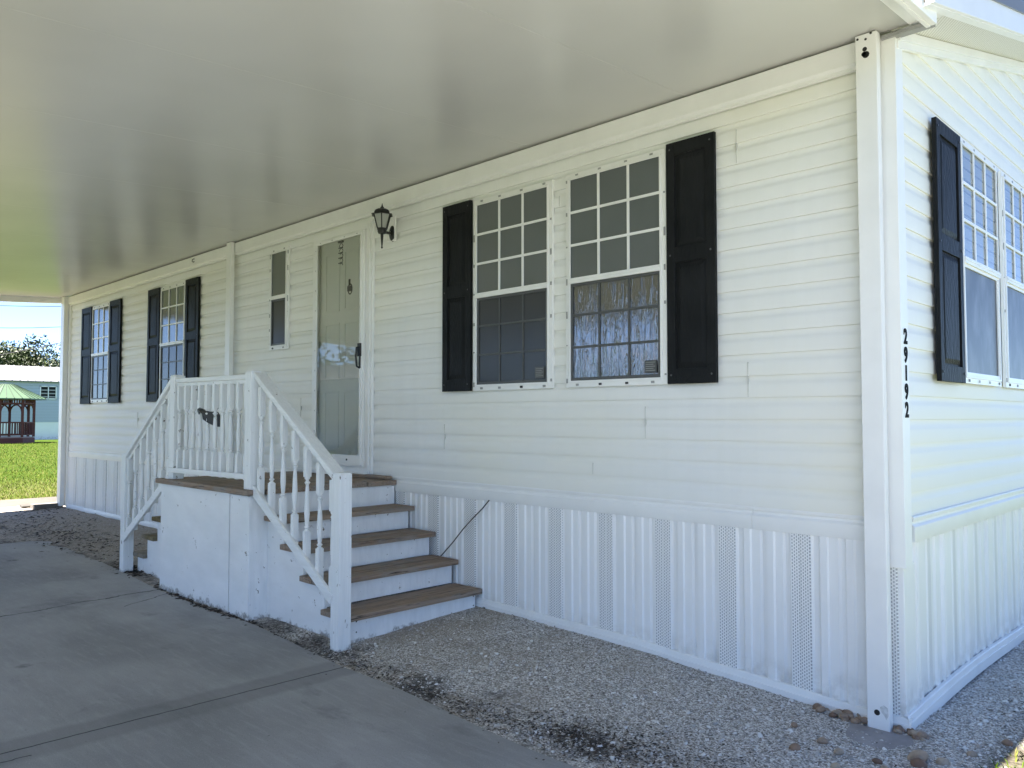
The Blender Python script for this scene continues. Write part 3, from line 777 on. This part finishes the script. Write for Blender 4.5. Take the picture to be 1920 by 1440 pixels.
flight([-2.862, -3.115, -3.372, -3.628], [.178, .352, .528, .702], -3.850, 1, -1.130, -.035, M['deck'])
flight([-6.290, -6.075, -5.860, -5.645], [.175, .350, .525, .700], -5.440, -1, -1.130, -.035, M['deck_moss'])
def newel(x, y, z0, z1, w=.089):
    m = MB(); h = w / 2; m.box(x - h, x + h, y - h, y + h, z0, z1 - .008); m.box(x - h + .006, x + h - .006, y - h + .006, y + h - .006, z1 - .0079, z1)
    return m.build('newel_post', M['paint_v'], PS, bevel=.006)
YR = -1.205
NR, NDR, NDL, NL = -2.868, -3.942, -5.268, -6.305
newel(NR, YR, -.035, 1.055); newel(NDR, YR - .02, .888, 1.712); newel(NDL, YR, .888, 1.735); newel(NL, YR, -.03, 1.065)
def baluster(x, y, z0, z1, cut0=0, cut1=0):
    # square ends, turned middle; cut* slopes the square ends under raking rails
    m = MB(); h = .0185; L = z1 - z0; b = .17 + max(0, (L - .66)) * .3; t = .18 + max(0, (L - .66)) * .2
    m.box(x - h, x + h, y - h, y + h, z0, z0 + b); m.box(x - h, x + h, y - h, y + h, z1 - t, z1)
    q = L - b - t
    pr = [(.018, 0), (.019, .015), (.0105, .03), (.0105, .045), (.018, .06), (.019, .075), (.0105, .095), (.0135, .14), (.0185, .32), (.0175, .45), (.0125, .76), (.0095, .85), (.0175, .885), (.019, .90), (.0100, .92), (.0100, .945), (.018, .965), (.0185, 1)]
    m.lathe([(r, z * q) for r, z in pr], 10, (x, y, z0 + b))
    return m.build('baluster', M['paint_v'], PS, smooth=40)
def rail(a, b, w, h, name='handrail'):
    m = MB(); m.bar(a, b, w, h); return m.build(name, M['paint_h'], PS, bevel=.005)
# front railing
rail((NDL + .03, YR, 1.687), (NDR - .03, YR - .01, 1.674), .070, .034); rail((NDL + .03, YR, 1.655), (NDR - .03, YR - .01, 1.642), .036, .030, 'under_rail')
rail((NDL - .02, YR - .050, .962), (NDR - .04, YR - .056, .974), .022, .038, 'bottom_rail')
for k in range(10):
    x = NDL + .10 + k * (NDR - NDL - .19) / 9; baluster(x, YR - .015 - (.004), .945, 1.640)
# raking railings
def raking(xa, za, xb, zb, la, lb, xs):
    rail((xa, YR, za), (xb, YR, zb), .088, .036); rail((xa, YR, za - .036), (xb, YR, zb - .036), .034, .036, 'under_rail')
    rail((xa, YR - .040, la), (xb, YR - .040, lb), .024, .062, 'bottom_rail')
    for x in xs:
        t = (x - xa) / (xb - xa); baluster(x, YR - .012, la + (lb - la) * t - .02, za + (zb - za) * t - .05)
raking(NDR + .035, 1.690, NR - .030, 1.030, .895, .290, [NDR + .10 + k * (NR - NDR - .17) / 6 for k in range(7)])
raking(NDL - .035, 1.690, NL + .030, 1.035, .895, .300, [NDL - .10 - k * (NDL - NL - .17) / 6 for k in range(7)])
for yy, zz in ((-.075, .125), (-.075, .06), (-1.06, .125), (-1.06, .06)):
    s = MB(); s.prism([(yy + .005 * math.cos(k * math.pi / 4), zz + .005 * math.sin(k * math.pi / 4)) for k in range(8)], lambda p, t: (t, p[0], p[1]), -2.9139, -2.9125); s.build('screw_head', M['black'], PS)

# ================================================================ WALL LANTERN
LX, LY = -3.845, -.205
WL = thing('wall_lantern', (-3.95, -.02, 2.92), 'black coach lantern with clear glass on the wall right of the door', 'wall lamp')
m = MB(); rect(m, front, -4.005, -3.893, 2.822, 3.018, .012, .024); ring(m, front, -4.005, -3.893, 2.822, 3.018, .012, .0241, .029); m.build('mounting_block', M['trim'], WL, bevel=.002)
m = MB()
n = 16
for (d0, r0), (d1, r1) in zip([(.024, .048), (.030, .050), (.042, .046), (.050, .034)], [(.030, .050), (.042, .046), (.050, .034), (.056, .012)]):
    m.add([(-3.937 + r0 * .72 * math.cos(2 * math.pi * k / n), -d0, 2.885 + r0 * 1.35 * math.sin(2 * math.pi * k / n)) for k in range(n)] + [(-3.937 + r1 * .72 * math.cos(2 * math.pi * k / n), -d1, 2.885 + r1 * 1.35 * math.sin(2 * math.pi * k / n)) for k in range(n)],
          [(k, (k + 1) % n, n + (k + 1) % n, n + k) for k in range(n)])
m.build('back_plate', M['black'], WL, smooth=50)
m = MB(); m.tube([(-3.937, -.05, 2.885), (-3.91, -.09, 2.875), (-3.87, -.15, 2.865), (LX, LY, 2.865)], .011, 8); m.build('arm', M['black'], WL, smooth=60)
# hexagonal body: cage bars, glass, roof, finial, tail
m = MB(); m.lathe([(.030, 2.842), (.036, 2.855), (.036, 2.868), (.040, 2.872), (.040, 2.878), (.03, 2.878)], 12, (LX, LY, 0)); m.build('cup', M['black'], WL, smooth=40)
m = MB()
N = 6; zt, zb = 2.990, 2.880; rt, rb = .072, .041; ph = .35
P = lambda r, k, z: (LX + r * math.cos(ph + k * 2 * math.pi / N), LY + r * math.sin(ph + k * 2 * math.pi / N), z)
for k in range(N):
    m.tube([P(rb, k, zb), P(rt, k, zt)], .0048, 6); m.tube([P(rb, k, zb), P(rb, k + 1, zb)], .004, 6)
m.build('cage', M['black'], WL)
m = MB(); m.lathe([(rb - .004, zb), (rt - .005, zt)], N, (LX, LY, 0), 0, ph); m.build('glass', M['lantern_glass'], WL)
m = MB(); m.lathe([(.06, 2.990), (.092, 2.987), (.092, 2.993), (.070, 2.998), (.068, 3.010), (.058, 3.026), (.036, 3.038), (.014, 3.044)], N, (LX, LY, 0), 0, ph); m.build('roof', M['black'], WL, smooth=20)
m = MB(); m.lathe([(.014, 3.043), (.016, 3.050), (.008, 3.058), (.006, 3.066), (.001, 3.084)], 8, (LX, LY, 0)); m.build('finial', M['black'], WL, smooth=50)
m = MB(); m.lathe([(.003, 2.722), (.009, 2.732), (.0045, 2.740), (.006, 2.748), (.010, 2.80), (.013, 2.843)], 8, (LX, LY, 0)); m.build('tail', M['black'], WL, smooth=50)

# ================================================================ SMALL THINGS
m = MB()
pl = [(-2.80, -.030, .805), (-2.86, -.040, .742), (-2.95, -.046, .668), (-3.05, -.052, .580), (-3.15, -.058, .478), (-3.25, -.066, .385), (-3.275, -.070, .362)]
m.tube(pl, .0042, 6); tag(m.build('cable', M['cable'], smooth=60), 'thin dark cable hanging from the siding across the white skirting', 'cable')
# ornament behind the balusters
px = [(382, 765), (386, 763), (392, 767), (399, 773), (408, 776), (412.5, 783), (412.5, 805), (406, 804), (399, 795), (393.5, 787), (391.5, 776), (387, 771), (385, 776), (382, 769)]
a0 = (-4.79, 1.455); 
orn = [(-4.79 + (p[0] - 382) * .00853, 1.452 - (p[1] - 765) * .00402 + (p[0] - 382) * .00085) for p in px]
orn_y = lambda x: -1.250 if x < -4.655 else (-1.250 + .055 * min(1, (x + 4.655) / .03))
m = MB(); m.prism(orn, lambda p, t: (p[0], orn_y(p[0]) + t, p[1]), 0, .007)
m.build('ornament', M['black'])
tag(bpy.data.objects['ornament'], 'small black hooked ornament hooked between the white balusters of the front railing', 'ornament')
# paver and block
m = MB(); m.prism([(-.30, -.10), (-.18, -.37), (-.08, -.47), (.02, -.42), (.08, -.26), (.0, -.08)], lambda p, t: (p[0], p[1], t), -.09, -.047); tag(m.build('paver', M['paver'], bevel=.006), 'flat grey concrete paver under the corner carport post', 'paver')
m = MB(); m.box(-12.36, -12.14, -.42, -.03, .0, .085); tag(m.build('footing_block', M['block'], bevel=.008), 'rough grey concrete block under the far carport post', 'block')
m = MB(); m.prism([(-12.80, -.45), (-12.45, -.50), (-12.42, -.20), (-12.85, -.12)], lambda p, t: (p[0], p[1], t), -.05, .05); tag(m.build('broken_slab', M['path'], bevel=.012), 'pale broken concrete slab behind the far footing block', 'slab')
m = MB(); m.box(.42, .52, -.46, -.36, -.08, -.022)
tag(m.build('brick', plain('reddish_stone', (.32, .20, .14), .85, .2, 20, .004, 60), bevel=.02), 'pinkish brick at the edge of the sunlit grass', 'brick')

def pebble(seed, r, squash):
    rng = random.Random(seed); bm = bmesh.new(); bmesh.ops.create_icosphere(bm, subdivisions=2, radius=r)
    for v in bm.verts:
        n = mnoise.noise(v.co / r * .8 + Vector((seed * 3.1, 0, 0))); v.co *= 1 + .28 * n; v.co.z *= squash
    me = bpy.data.meshes.new('river_stone'); bm.to_mesh(me); bm.free(); me.materials.append(M['stone'])
    me.polygons.foreach_set('use_smooth', [True] * len(me.polygons)); return me
pm = [pebble(k, .021, .72) for k in range(6)]
rng = random.Random(11); placed = []
def stone(x, y, s, label, group, dz=0):
    o = bpy.data.objects.new('river_stone', pm[rng.randrange(6)]); COL.objects.link(o)
    o.location = (x, y, max(zg(x, y), -.05) + .006 * s + dz); o.scale = (s * rng.uniform(.8, 1.25), s * rng.uniform(.8, 1.25), s); o.rotation_euler = (rng.uniform(-.4, .4), rng.uniform(-.4, .4), rng.uniform(0, 6.3))
    tag(o, label, 'stone', group)
for k in range(34):
    stone(rng.uniform(-.46, -.20), rng.uniform(-.085, .0) - .02 * (k % 2), rng.uniform(.55, 1.1), 'brown river stone heaped left of the corner post against the skirting', 'river stones left of the corner post', rng.uniform(-.01, .012))
for k in range(20):
    stone(rng.uniform(-.085, .06), rng.uniform(-.09, -.02), rng.uniform(.5, 1.15), 'brown or white river stone under the skirting corner right of the post', 'river stones right of the corner post', rng.uniform(-.008, .004))
for x, y, s in ((.10, -.33, 1.7), (.13, -.40, 1.4), (.19, -.30, 1.1), (.0, -.50, .9), (-.15, -.52, 1.0), (-.25, -.45, 1.0), (-.30, -.62, 1.1), (-.10, -.68, .9), (.06, -.56, 1.0), (-.42, -.36, .8), (.25, -.12, 1.0), (.33, .12, 1.1)):
    stone(x, y, s, 'loose river stone scattered on the gravel around the paver', 'river stones around the paver')

# loose shells, leaf litter and grass: stuff
def scatter_mesh(name, pts, mat, shape, kind='stuff'):
    vs = []; fs = []
    for (x, y, z, s, rot) in pts:
        o = len(vs); v, f = shape(s, rot); vs += [(x + a, y + b, z + c_) for a, b, c_ in v]; fs += [tuple(i + o for i in q) for q in f]
    me = bpy.data.meshes.new(name); me.from_pydata(vs, [], fs); me.materials.append(mat)
    ob = bpy.data.objects.new(name, me); COL.objects.link(ob); return tag(ob, kind=kind)
rs = random.Random(5)
def chip(s, rot):
    n = rs.choice((5, 6)); t = rs.uniform(.25, .5) * s; ax = rs.uniform(.55, 1)
    tilt = rs.uniform(-.35, .35); ring_ = []
    for k in range(n):
        a = 2 * math.pi * k / n + rs.uniform(-.3, .3); r_ = s * rs.uniform(.7, 1.1)
        x, y = r_ * math.cos(a), r_ * ax * math.sin(a)
        ring_.append((x * math.cos(rot) - y * math.sin(rot), x * math.sin(rot) + y * math.cos(rot), tilt * x))
    top = [(p[0] * .6, p[1] * .6, p[2] + t) for p in ring_]
    return ring_ + top, [(k, (k + 1) % n, n + (k + 1) % n, n + k) for k in range(n)] + [tuple(range(n, 2 * n))]
pts = []
while len(pts) < 15000:
    x = rs.uniform(-3.4, .36); y = rs.uniform(-1.55, 2.6)
    if -5.4 < x < -2.92 and y < 0: continue
    if x < -.05 and y > -.03: continue
    if y < -1.40 and x < .0: continue
    dens = .5 + .5 * mnoise.noise(Vector((x * 1.6, y * 1.6, 0))) + .18 * (x + 1)
    if rs.random() > max(.12, min(1, dens)): continue
    pts.append((x, y, gfn(x, y) + .0005, min(.016, .0022 + rs.expovariate(1 / .0026)), rs.uniform(0, 6.3)))
scatter_mesh('loose_shells', pts, M['shell'], chip)
def flake(s, rot):
    a = rs.uniform(.3, .6) * s; c_, s_ = math.cos(rot), math.sin(rot); t = rs.uniform(0, .5) * s
    q = [(-s, 0, 0), (0, -a, t * .5), (s, 0, rs.uniform(0, .4) * s), (0, a, t)]
    return [(x * c_ - y * s_, x * s_ + y * c_, z + .002) for x, y, z in q], [(0, 1, 2), (0, 2, 3)]
pts = []
def litter(n, cx, cy, sx, sy, s=.009):
    for _ in range(n):
        x = rs.gauss(cx, sx); y = rs.gauss(cy, sy)
        if x < -.06 and y > -.04: continue
        pts.append((x, y, max(gfn(x, y), 0 if y < -1.42 and x < 1 else -9) + rs.uniform(0, .006), s * rs.uniform(.5, 1.5), rs.uniform(0, 6.3)))
for cx, cy, sx, sy, n in ((-1.55, -1.32, .22, .06, 420), (-1.05, -1.22, .20, .09, 800), (-.35, -1.0, .25, .12, 260), (-2.7, -1.28, .3, .05, 260), (-1.6, -.8, .9, .3, 160), (-.75, -1.10, .12, .12, 260), (-.55, -1.2, .2, .12, 200), (-2.2, -1.33, .35, .04, 260), (-3.2, -1.25, .45, .05, 420), (-4.6, -1.31, .5, .03, 320), (-6.3, -1.14, .22, .07, 330), (-8.6, -.95, .9, .22, 600), (-10.5, -.8, .9, .35, 500), (-12.0, -.35, .3, .2, 200), (.42, .75, .12, .16, 420), (.50, .35, .14, .10, 160), (-2.0, -.06, .9, .015, 90)):
    litter(n, cx, cy, sx, sy, .008 if cx > -4 else .02)
scatter_mesh('leaf_litter', pts, M['litter'], flake)
def blade(s, rot):
    w_ = s * .055 + .0012; lean = rs.uniform(.5, 1.3) * s; c_, s_ = math.cos(rot), math.sin(rot)
    q = [(-w_, 0, 0), (w_, 0, 0), (w_ * .7, lean * .4, s * .55), (-w_ * .7, lean * .4, s * .55), (0, lean, s * rs.uniform(.7, 1))]
    return [(x * c_ - y * s_, x * s_ + y * c_, z) for x, y, z in q], [(0, 1, 2, 3), (3, 2, 4)]
pts = []
while len(pts) < 15000:
    x = rs.uniform(.34, 1.5); y = rs.uniform(-1.2, 1.9)
    e = .38 + .12 * edge_n(0, y, 1.7) + .10 * edge_n(x, y, 6)
    if x < e or rs.random() > min(1, .15 + (x - e) * 3.2): continue
    pts.append((x, y, -.075 if x > 1.25 else gfn(x, y) - .004, rs.uniform(.018, .055), rs.uniform(0, 6.3)))
scatter_mesh('grass', pts, M['blade'], blade)
pts = []
while len(pts) < 42000:
    x = -14.6 - 37 * rs.random() ** 1.7; t = (1.28 - x)
    yc = -3.95 + t * .222; y = yc + rs.uniform(-.085, .075) * t
    if x > -15.4 + .5 * edge_n(0, y, 1.2) and rs.random() < .75: continue
    pts.append((x, y, -.10, rs.uniform(.025, .05) * (1 + t / 60), rs.uniform(0, 6.3)))
scatter_mesh('lawn_grass', pts, M['blade'], blade)

# ================================================================ BACKGROUND
def house(name, loc, rot, L, Wd, hs, eave, rise, mats, label, windows, skirt=True):
    t = thing(name, loc, label, 'house')
    wm, rm = mats
    def T(p): return p
    objs = []
    m = MB(); m.box(-L / 2, L / 2, -Wd / 2, Wd / 2, hs, eave)
    for s in (-1, 1): m.prism([(-Wd / 2, eave), (Wd / 2, eave), (0, eave + rise)], lambda p, q: (q, p[0], p[1]), s * L / 2 - .02, s * L / 2 + .02)
    objs.append(m.build('wall', wm))
    m = MB(); m.box(-L / 2 + .02, L / 2 - .02, -Wd / 2 + .03, Wd / 2 - .03, -.1, hs - .002); objs.append(m.build('skirting', M['skirt']))
    m = MB(); ov = .3; k = rise / (Wd / 2)
    for s in (-1, 1):
        m.prism([(0, eave + rise + .02), (s * (Wd / 2 + ov), eave - k * ov + .02), (s * (Wd / 2 + ov), eave - k * ov + .08), (0, eave + rise + .08)], lambda p, q: (q, p[0], p[1]), -L / 2 - ov, L / 2 + ov)
        x = -L / 2 - ov
        while x < L / 2 + ov:
            m.prism([(s * .02, eave + rise + .08), (s * (Wd / 2 + ov), eave - k * ov + .081), (s * (Wd / 2 + ov), eave - k * ov + .12), (s * .02, eave + rise + .12)], lambda p, q: (q, p[0], p[1]), x, x + .05); x += .45
    objs.append(m.build('roof', rm))
    for (x, z, w_, h, s) in windows:
        y = s * Wd / 2; m = MB()
        for a, b, c_, d_ in ((x - w_ / 2, x + w_ / 2, z - h / 2, z - h / 2 + .06), (x - w_ / 2, x + w_ / 2, z + h / 2 - .06, z + h / 2), (x - w_ / 2, x - w_ / 2 + .06, z - h / 2, z + h / 2), (x + w_ / 2 - .06, x + w_ / 2, z - h / 2, z + h / 2), (x - .025, x + .025, z - h / 2, z + h / 2)):
            m.box(a, b, min(y, y + s * .05), max(y, y + s * .05), c_, d_)
        f = m.build('window', M['alu']); m = MB(); m.box(x - w_ / 2 + .03, x + w_ / 2 - .03, min(y, y + s * .02), max(y, y + s * .02), z - h / 2 + .03, z + h / 2 - .03)
        for q in range(3): m.box(x - w_ / 2 + .06, x + w_ / 2 - .06, min(y + s * .0205, y + s * .024), max(y + s * .0205, y + s * .024), z - h / 2 + .12 + q * .22, z - h / 2 + .2 + q * .22, 1)
        p = m.build('pane', [M['shutter'], M['clip']]); p.parent = f; objs.append(f)
    for o in objs: o.parent = t
    t.rotation_euler = (0, 0, rot); return t
house('neighbor_house', (-61.2, 9.0, 0), R(90), 17, 6.4, 1.05, 3.78, 1.05, (M['bluewall'], M['whiteroof']), 'pale blue house with white ribbed metal roof beyond the gazebo', [(3.3, 3.02, 1.0, .88, -1), (-4.5, 2.9, 1.0, 1.0, -1)])
house('street_house', (-33.5, -19.5, 0), R(4), 17, 5.6, .8, 3.1, .9, (M['whitewall'], M['whiteroof']), 'white mobile home across the street mirrored in the door glass', [(-4, 2.1, 1.0, 1.2, 1), (2, 2.1, 1.0, 1.2, 1)])
house('street_house', (-9.0, -20.5, 0), R(-2), 14, 5.6, .8, 3.1, .9, (M['greywall'], M['whiteroof']), 'grey green mobile home directly across the street', [(-4, 2.1, 1.0, 1.2, 1), (2, 2.1, 1.0, 1.2, 1)])
house('side_house', (15.5, 7.5, 0), R(90), 14, 5.0, .8, 3.2, .95, (M['greywall'], M['whiteroof']), 'grey green mobile home mirrored in the end wall windows', [(0, 2.1, 1.0, 1.2, 1), (-4, 2.1, 1.0, 1.2, 1)])

# gazebo ---------------------------------------------------------------------
GC = Vector((-51.4, 8.30, 0))
GZ = thing('gazebo', GC, 'dark red wooden gazebo with pale green metal roof on the lawn', 'gazebo')
RG = 1.44; gv = [Vector((RG * math.cos(R(22.5 + 45 * k)), RG * math.sin(R(22.5 + 45 * k)), 0)) for k in range(8)]
def gw(p, z): return (GC.x + p.x, GC.y + p.y, z)
m = MB(); m.prism([(p.x * 1.05, p.y * 1.05) for p in gv], lambda p, t: (GC.x + p[0], GC.y + p[1], t), -.1, .22); m.build('base', M['redwood'], GZ)
m = MB(); m.prism([(p.x, p.y) for p in gv], lambda p, t: (GC.x + p[0], GC.y + p[1], t), .221, .26); m.build('floor', M['floorpink'], GZ)
for p in gv:
    m = MB(); m.box(GC.x + p.x - .06, GC.x + p.x + .06, GC.y + p.y - .06, GC.y + p.y + .06, .26, 2.45); m.build('post', M['redwood'], GZ)
for k in range(8):
    a, b = gv[k], gv[(k + 1) % 8]; d_ = (b - a); L = d_.length; dn = d_.normalized()
    m = MB()
    m.bar(gw(a, 2.42), gw(b, 2.42), .08, .10); m.bar(gw(a, 2.16), gw(b, 2.16), .06, .07)
    for q in range(1, 8): p = a + d_ * q / 8; m.bar(gw(p, 2.18), gw(p, 2.40), .05, .05, Vector((1, 0, 0)))
    m.build('fretwork', M['redwood'], GZ)
    for e, s in ((a, 1), (b, -1)):
        m = MB()
        arc = [gw(e + dn * s * (.04 + .38 * (1 - math.cos(t))), 1.72 + .40 * math.sin(t)) for t in np.linspace(0, math.pi / 2, 6)]
        m.tube(arc, .045, 5); m.build('arch_bracket', M['redwood'], GZ)
    if k != 4:
        m = MB(); m.bar(gw(a, 1.08), gw(b, 1.08), .08, .07); m.bar(gw(a, .38), gw(b, .38), .06, .07)
        for q in range(1, 7): p = a + d_ * q / 7; m.bar(gw(p, .38), gw(p, 1.06), .075, .03, Vector(dn))
        m.build('railing', M['redwood'], GZ)
m = MB(); RE = 2.05; tv = [(math.cos(R(22.5 + 45 * k)), math.sin(R(22.5 + 45 * k))) for k in range(8)]
m.add([(GC.x + RE * c_, GC.y + RE * s_, 2.44) for c_, s_ in tv] + [(GC.x + .42 * c_, GC.y + .42 * s_, 3.26) for c_, s_ in tv] + [(GC.x + RE * c_, GC.y + RE * s_, 2.38) for c_, s_ in tv], [(k, (k + 1) % 8, 8 + (k + 1) % 8, 8 + k) for k in range(8)] + [tuple(range(8, 16))] + [(16 + k, 16 + (k + 1) % 8, (k + 1) % 8, k) for k in range(8)] + [tuple(range(16, 24))[::-1]])
m.build('roof', M['greenroof'], GZ)
m = MB()
for k in range(8):
    c0, s0 = tv[k]; c1, s1 = tv[(k + 1) % 8]
    for q in np.linspace(0, 1, 5)[:-1]:
        e = Vector((RE * (c0 + (c1 - c0) * q), RE * (s0 + (s1 - s0) * q), 2.45)); t_ = Vector((.42 * (c0 + (c1 - c0) * q), .42 * (s0 + (s1 - s0) * q), 3.27)); m.bar(GC + e, GC + t_, .035, .04)
m.build('roof_ribs', plain('green_rib', (.03, .055, .032), .5), GZ)

# trees ----------------------------------------------------------------------
def tree(loc, H, Rr, seed, label, group, nleaf=2600, ls=.30, crown0=.12):
    rng = random.Random(seed); t = thing('oak_tree', loc, label, 'tree', group)
    m = MB(); tips = []
    lean = Vector((rng.uniform(-.1, .1), rng.uniform(-.1, .1), 1))
    tr = [Vector(loc) + lean * H * .42 * q for q in (0, .5, 1)]; tr[0].z -= .1
    m.tube(tr, [H * .035, H * .026, H * .02], 8)
    for k in range(9):
        a = k * 2.4 + rng.uniform(-.3, .3); el = rng.uniform(.35, 1.2); L = Rr * rng.uniform(.6, 1.05)
        d = Vector((math.cos(a) * math.cos(el), math.sin(a) * math.cos(el), math.sin(el)))
        s0 = tr[0].lerp(tr[2], rng.uniform(.6, 1)); e = s0 + d * L; mid = s0.lerp(e, .5) + Vector((0, 0, rng.uniform(0, .08) * H))
        m.tube([s0, mid, e], [H * .012, H * .008, H * .003], 6); tips += [mid, e]
    m.build('trunk', M['bark'], t)
    cl = []
    for p in tips:
        for _ in range(5): cl.append((p + Vector((rng.gauss(0, .16), rng.gauss(0, .16), rng.gauss(-.02, .16))) * Rr, Rr * rng.uniform(.18, .34)))
    cl = [(c_, r_) for c_, r_ in cl if c_.z > loc[2] + H * crown0]
    vs = []; fs = []
    for _ in range(nleaf):
        c_, r_ = rng.choice(cl); v = Vector((rng.gauss(0, 1), rng.gauss(0, 1), rng.gauss(0, .8))).normalized() * r_ * rng.random() ** .45
        p = c_ + v; s = ls * rng.uniform(.5, 1.2); u = Vector((rng.gauss(0, 1), rng.gauss(0, 1), rng.gauss(0, 1))).normalized(); q = u.orthogonal().normalized(); o = len(vs)
        vs += [tuple(p - u * s), tuple(p + q * s * .45), tuple(p + u * s), tuple(p - q * s * .45)]; fs.append((o, o + 1, o + 2, o + 3))
    b = MB(); b.v = vs; b.f = fs; b.mi = [0] * len(fs); b.build('crown', M['leaf'], t, recalc=False)
    return t
tree((-92, 15.2, -.1), 10.4, 6.2, 1, 'dark green oak rising above the white roof, left of the pair', 'oak trees beyond the blue house', 20000, .19)
tree((-95, 22.6, -.1), 10.0, 6.0, 2, 'dark green oak behind the blue house, nearest the carport post', 'oak trees beyond the blue house', 18000, .19)
tree((-104, 19.0, -.1), 9.6, 6.0, 3, 'lower dark green oak filling the gap between two taller oaks', 'oak trees beyond the blue house', 18000, .19)
tree((-46, -31, -.1), 9, 4.5, 4, 'oak across the street behind the white mobile home', None, 1800, .4)
tree((-6, -33, -.1), 10, 5, 5, 'wide oak across the street right of the first', None, 1800, .4)
tree((-66, -34, -.1), 10, 6, 6, 'oak far down the street', None, 1500, .45)
tree((4, -30, -.1), 8, 4, 8, 'oak at the near end across the street', None, 1500, .4)
def palm(loc, H, seed, label):
    rng = random.Random(seed); t = thing('palm_tree', loc, label, 'palm tree')
    m = MB(); L = Vector(loc); top = L + Vector((.3, .2, H)); m.tube([L + (top - L) * q + Vector((.15 * math.sin(q * 3), 0, 0)) for q in np.linspace(0, 1, 7)], [.2, .17, .15, .14, .14, .15, .12], 8); m.build('trunk', M['bark'], t)
    m = MB()
    for k in range(22):
        a = k * 2.399; el = rng.uniform(-.5, 1.2); ln = rng.uniform(1.5, 2.1)
        pts = [top + Vector((math.cos(a) * math.cos(el) * ln * q, math.sin(a) * math.cos(el) * ln * q, math.sin(el) * ln * q - 1.1 * q * q)) for q in np.linspace(0, 1, 9)]
        for i in range(1, 9):
            d = (pts[i] - pts[i - 1]).normalized(); sdv = d.cross(Vector((0, 0, 1))).normalized()
            for s in (-1, 1):
                b = pts[i]; e = b + sdv * s * .5 * (1 - i / 11) + d * .28 - Vector((0, 0, .16)); m.add([b - d * .03, b + d * .04, e], [(0, 1, 2)])
    m.build('crown', M['palmleaf'], t, recalc=False)
palm((-20.6, -15.2, -.1), 4.3, 1, 'young palm by the street, reflected in the door')
palm((9.5, 6.5, -.1), 5.2, 2, 'palm beside the grey green mobile home')
# sedan parked across the street, seen only as a reflection
def sedan(loc, rot):
    t = thing('parked_car', (0, 0, 0), 'dark grey sedan parked along the street, mirrored low in the door glass', 'car')
    st = [(-2.25, .62, .42, .70), (-2.1, .78, .30, .86), (-1.5, .86, .24, .93), (-.6, .89, .22, .95), (.5, .89, .22, .93), (1.3, .87, .24, .86), (2.0, .80, .30, .74), (2.25, .62, .40, .62)]
    rows = []
    for x, w_, z0, z1 in st: rows.append([(x, -w_ * .9, z0), (x, -w_, z0 + .12), (x, -w_, (z0 + z1) / 2 + .05), (x, -w_ * .93, z1), (x, 0, z1 + .03), (x, w_ * .93, z1), (x, w_, (z0 + z1) / 2 + .05), (x, w_, z0 + .12), (x, w_ * .9, z0)])
    m = MB(); m.strip(rows); m.add(rows[0], [tuple(range(9))]); m.add(rows[-1], [tuple(range(9))[::-1]]); body = m.build('body', M['carpaint'], smooth=40); body.parent = t
    cab = [(-1.75, .72, .93), (-1.05, .62, 1.36), (-.2, .61, 1.42), (.45, .62, 1.36), (1.25, .74, .88)]
    rows = [[(x, -w_ - (0 if z > 1.2 else .08), .90), (x, -w_, z), (x, w_, z), (x, w_ + (0 if z > 1.2 else .08), .90)] for x, w_, z in cab]
    m = MB(); m.strip(rows); o = m.build('cabin_glass', M['pane_wet'], smooth=20); o.parent = t
    m = MB(); m.add([(-1.05, -.60, 1.37), (.45, -.60, 1.37), (.45, .60, 1.37), (-1.05, .60, 1.37), (-.3, -.56, 1.445), (-.3, .56, 1.445)], [(0, 4, 5, 3), (4, 1, 2, 5)]); o = m.build('roof', M['carpaint']); o.parent = t
    for x in (-1.4, 1.4):
        for y in (-.80, .80):
            m = MB(); m.tube([(x, y - .10, .32), (x, y + .10, .32)], .32, 20); wv = m.build('wheel', M['black'], smooth=40); wv.parent = t
            m = MB(); m.tube([(x, y - .105, .32), (x, y + .105, .32)], .2, 12); q = m.build('rim', M['darkgrey']); q.parent = wv
    for y in (-.6, .6):
        m = MB(); m.box(2.10, 2.2, y - .14, y + .14, .56, .68); q = m.build('headlight', M['alu']); q.parent = t
    t.location = loc; t.rotation_euler = (0, 0, rot)
M['carpaint'] = plain('grey_car_paint', (.05, .052, .055), .25, .05, 1)
sedan((-17.5, -11.0, -.08), R(4))
# overhead cables
def wire(name, a, b, sag, r, label):
    a = Vector(a); b = Vector(b); m = MB(); m.tube([a.lerp(b, q) - Vector((0, 0, sag * 4 * q * (1 - q))) for q in np.linspace(0, 1, 13)], r, 5); tag(m.build(name, M['cable'], smooth=60), label, 'cable')
wire('overhead_cable', (-66, 2, 8.0), (-66, 19, 8.9), .6, .022, 'upper thin overhead cable crossing in front of the oak trees')
wire('overhead_cable', (-70, 8, 5.2), (-60, 16, 7.4), .2, .03, 'sloping overhead cable running up toward the carport post')
wire('overhead_cable', (-60, 4, 9.0), (-20, 3.6, 4.25), .3, .012, 'highest overhead cable just under the carport edge')
m = MB(); m.tube([(-80, 20.7, -.1), (-80, 20.75, 8.0)], [.16, .12], 8); m.bar((-80, 19.9, 7.5), (-80, 21.5, 7.5), .1, .12)
tag(m.build('utility_pole', M['bark']), 'dark wooden utility pole among the trees by the carport post', 'utility pole')
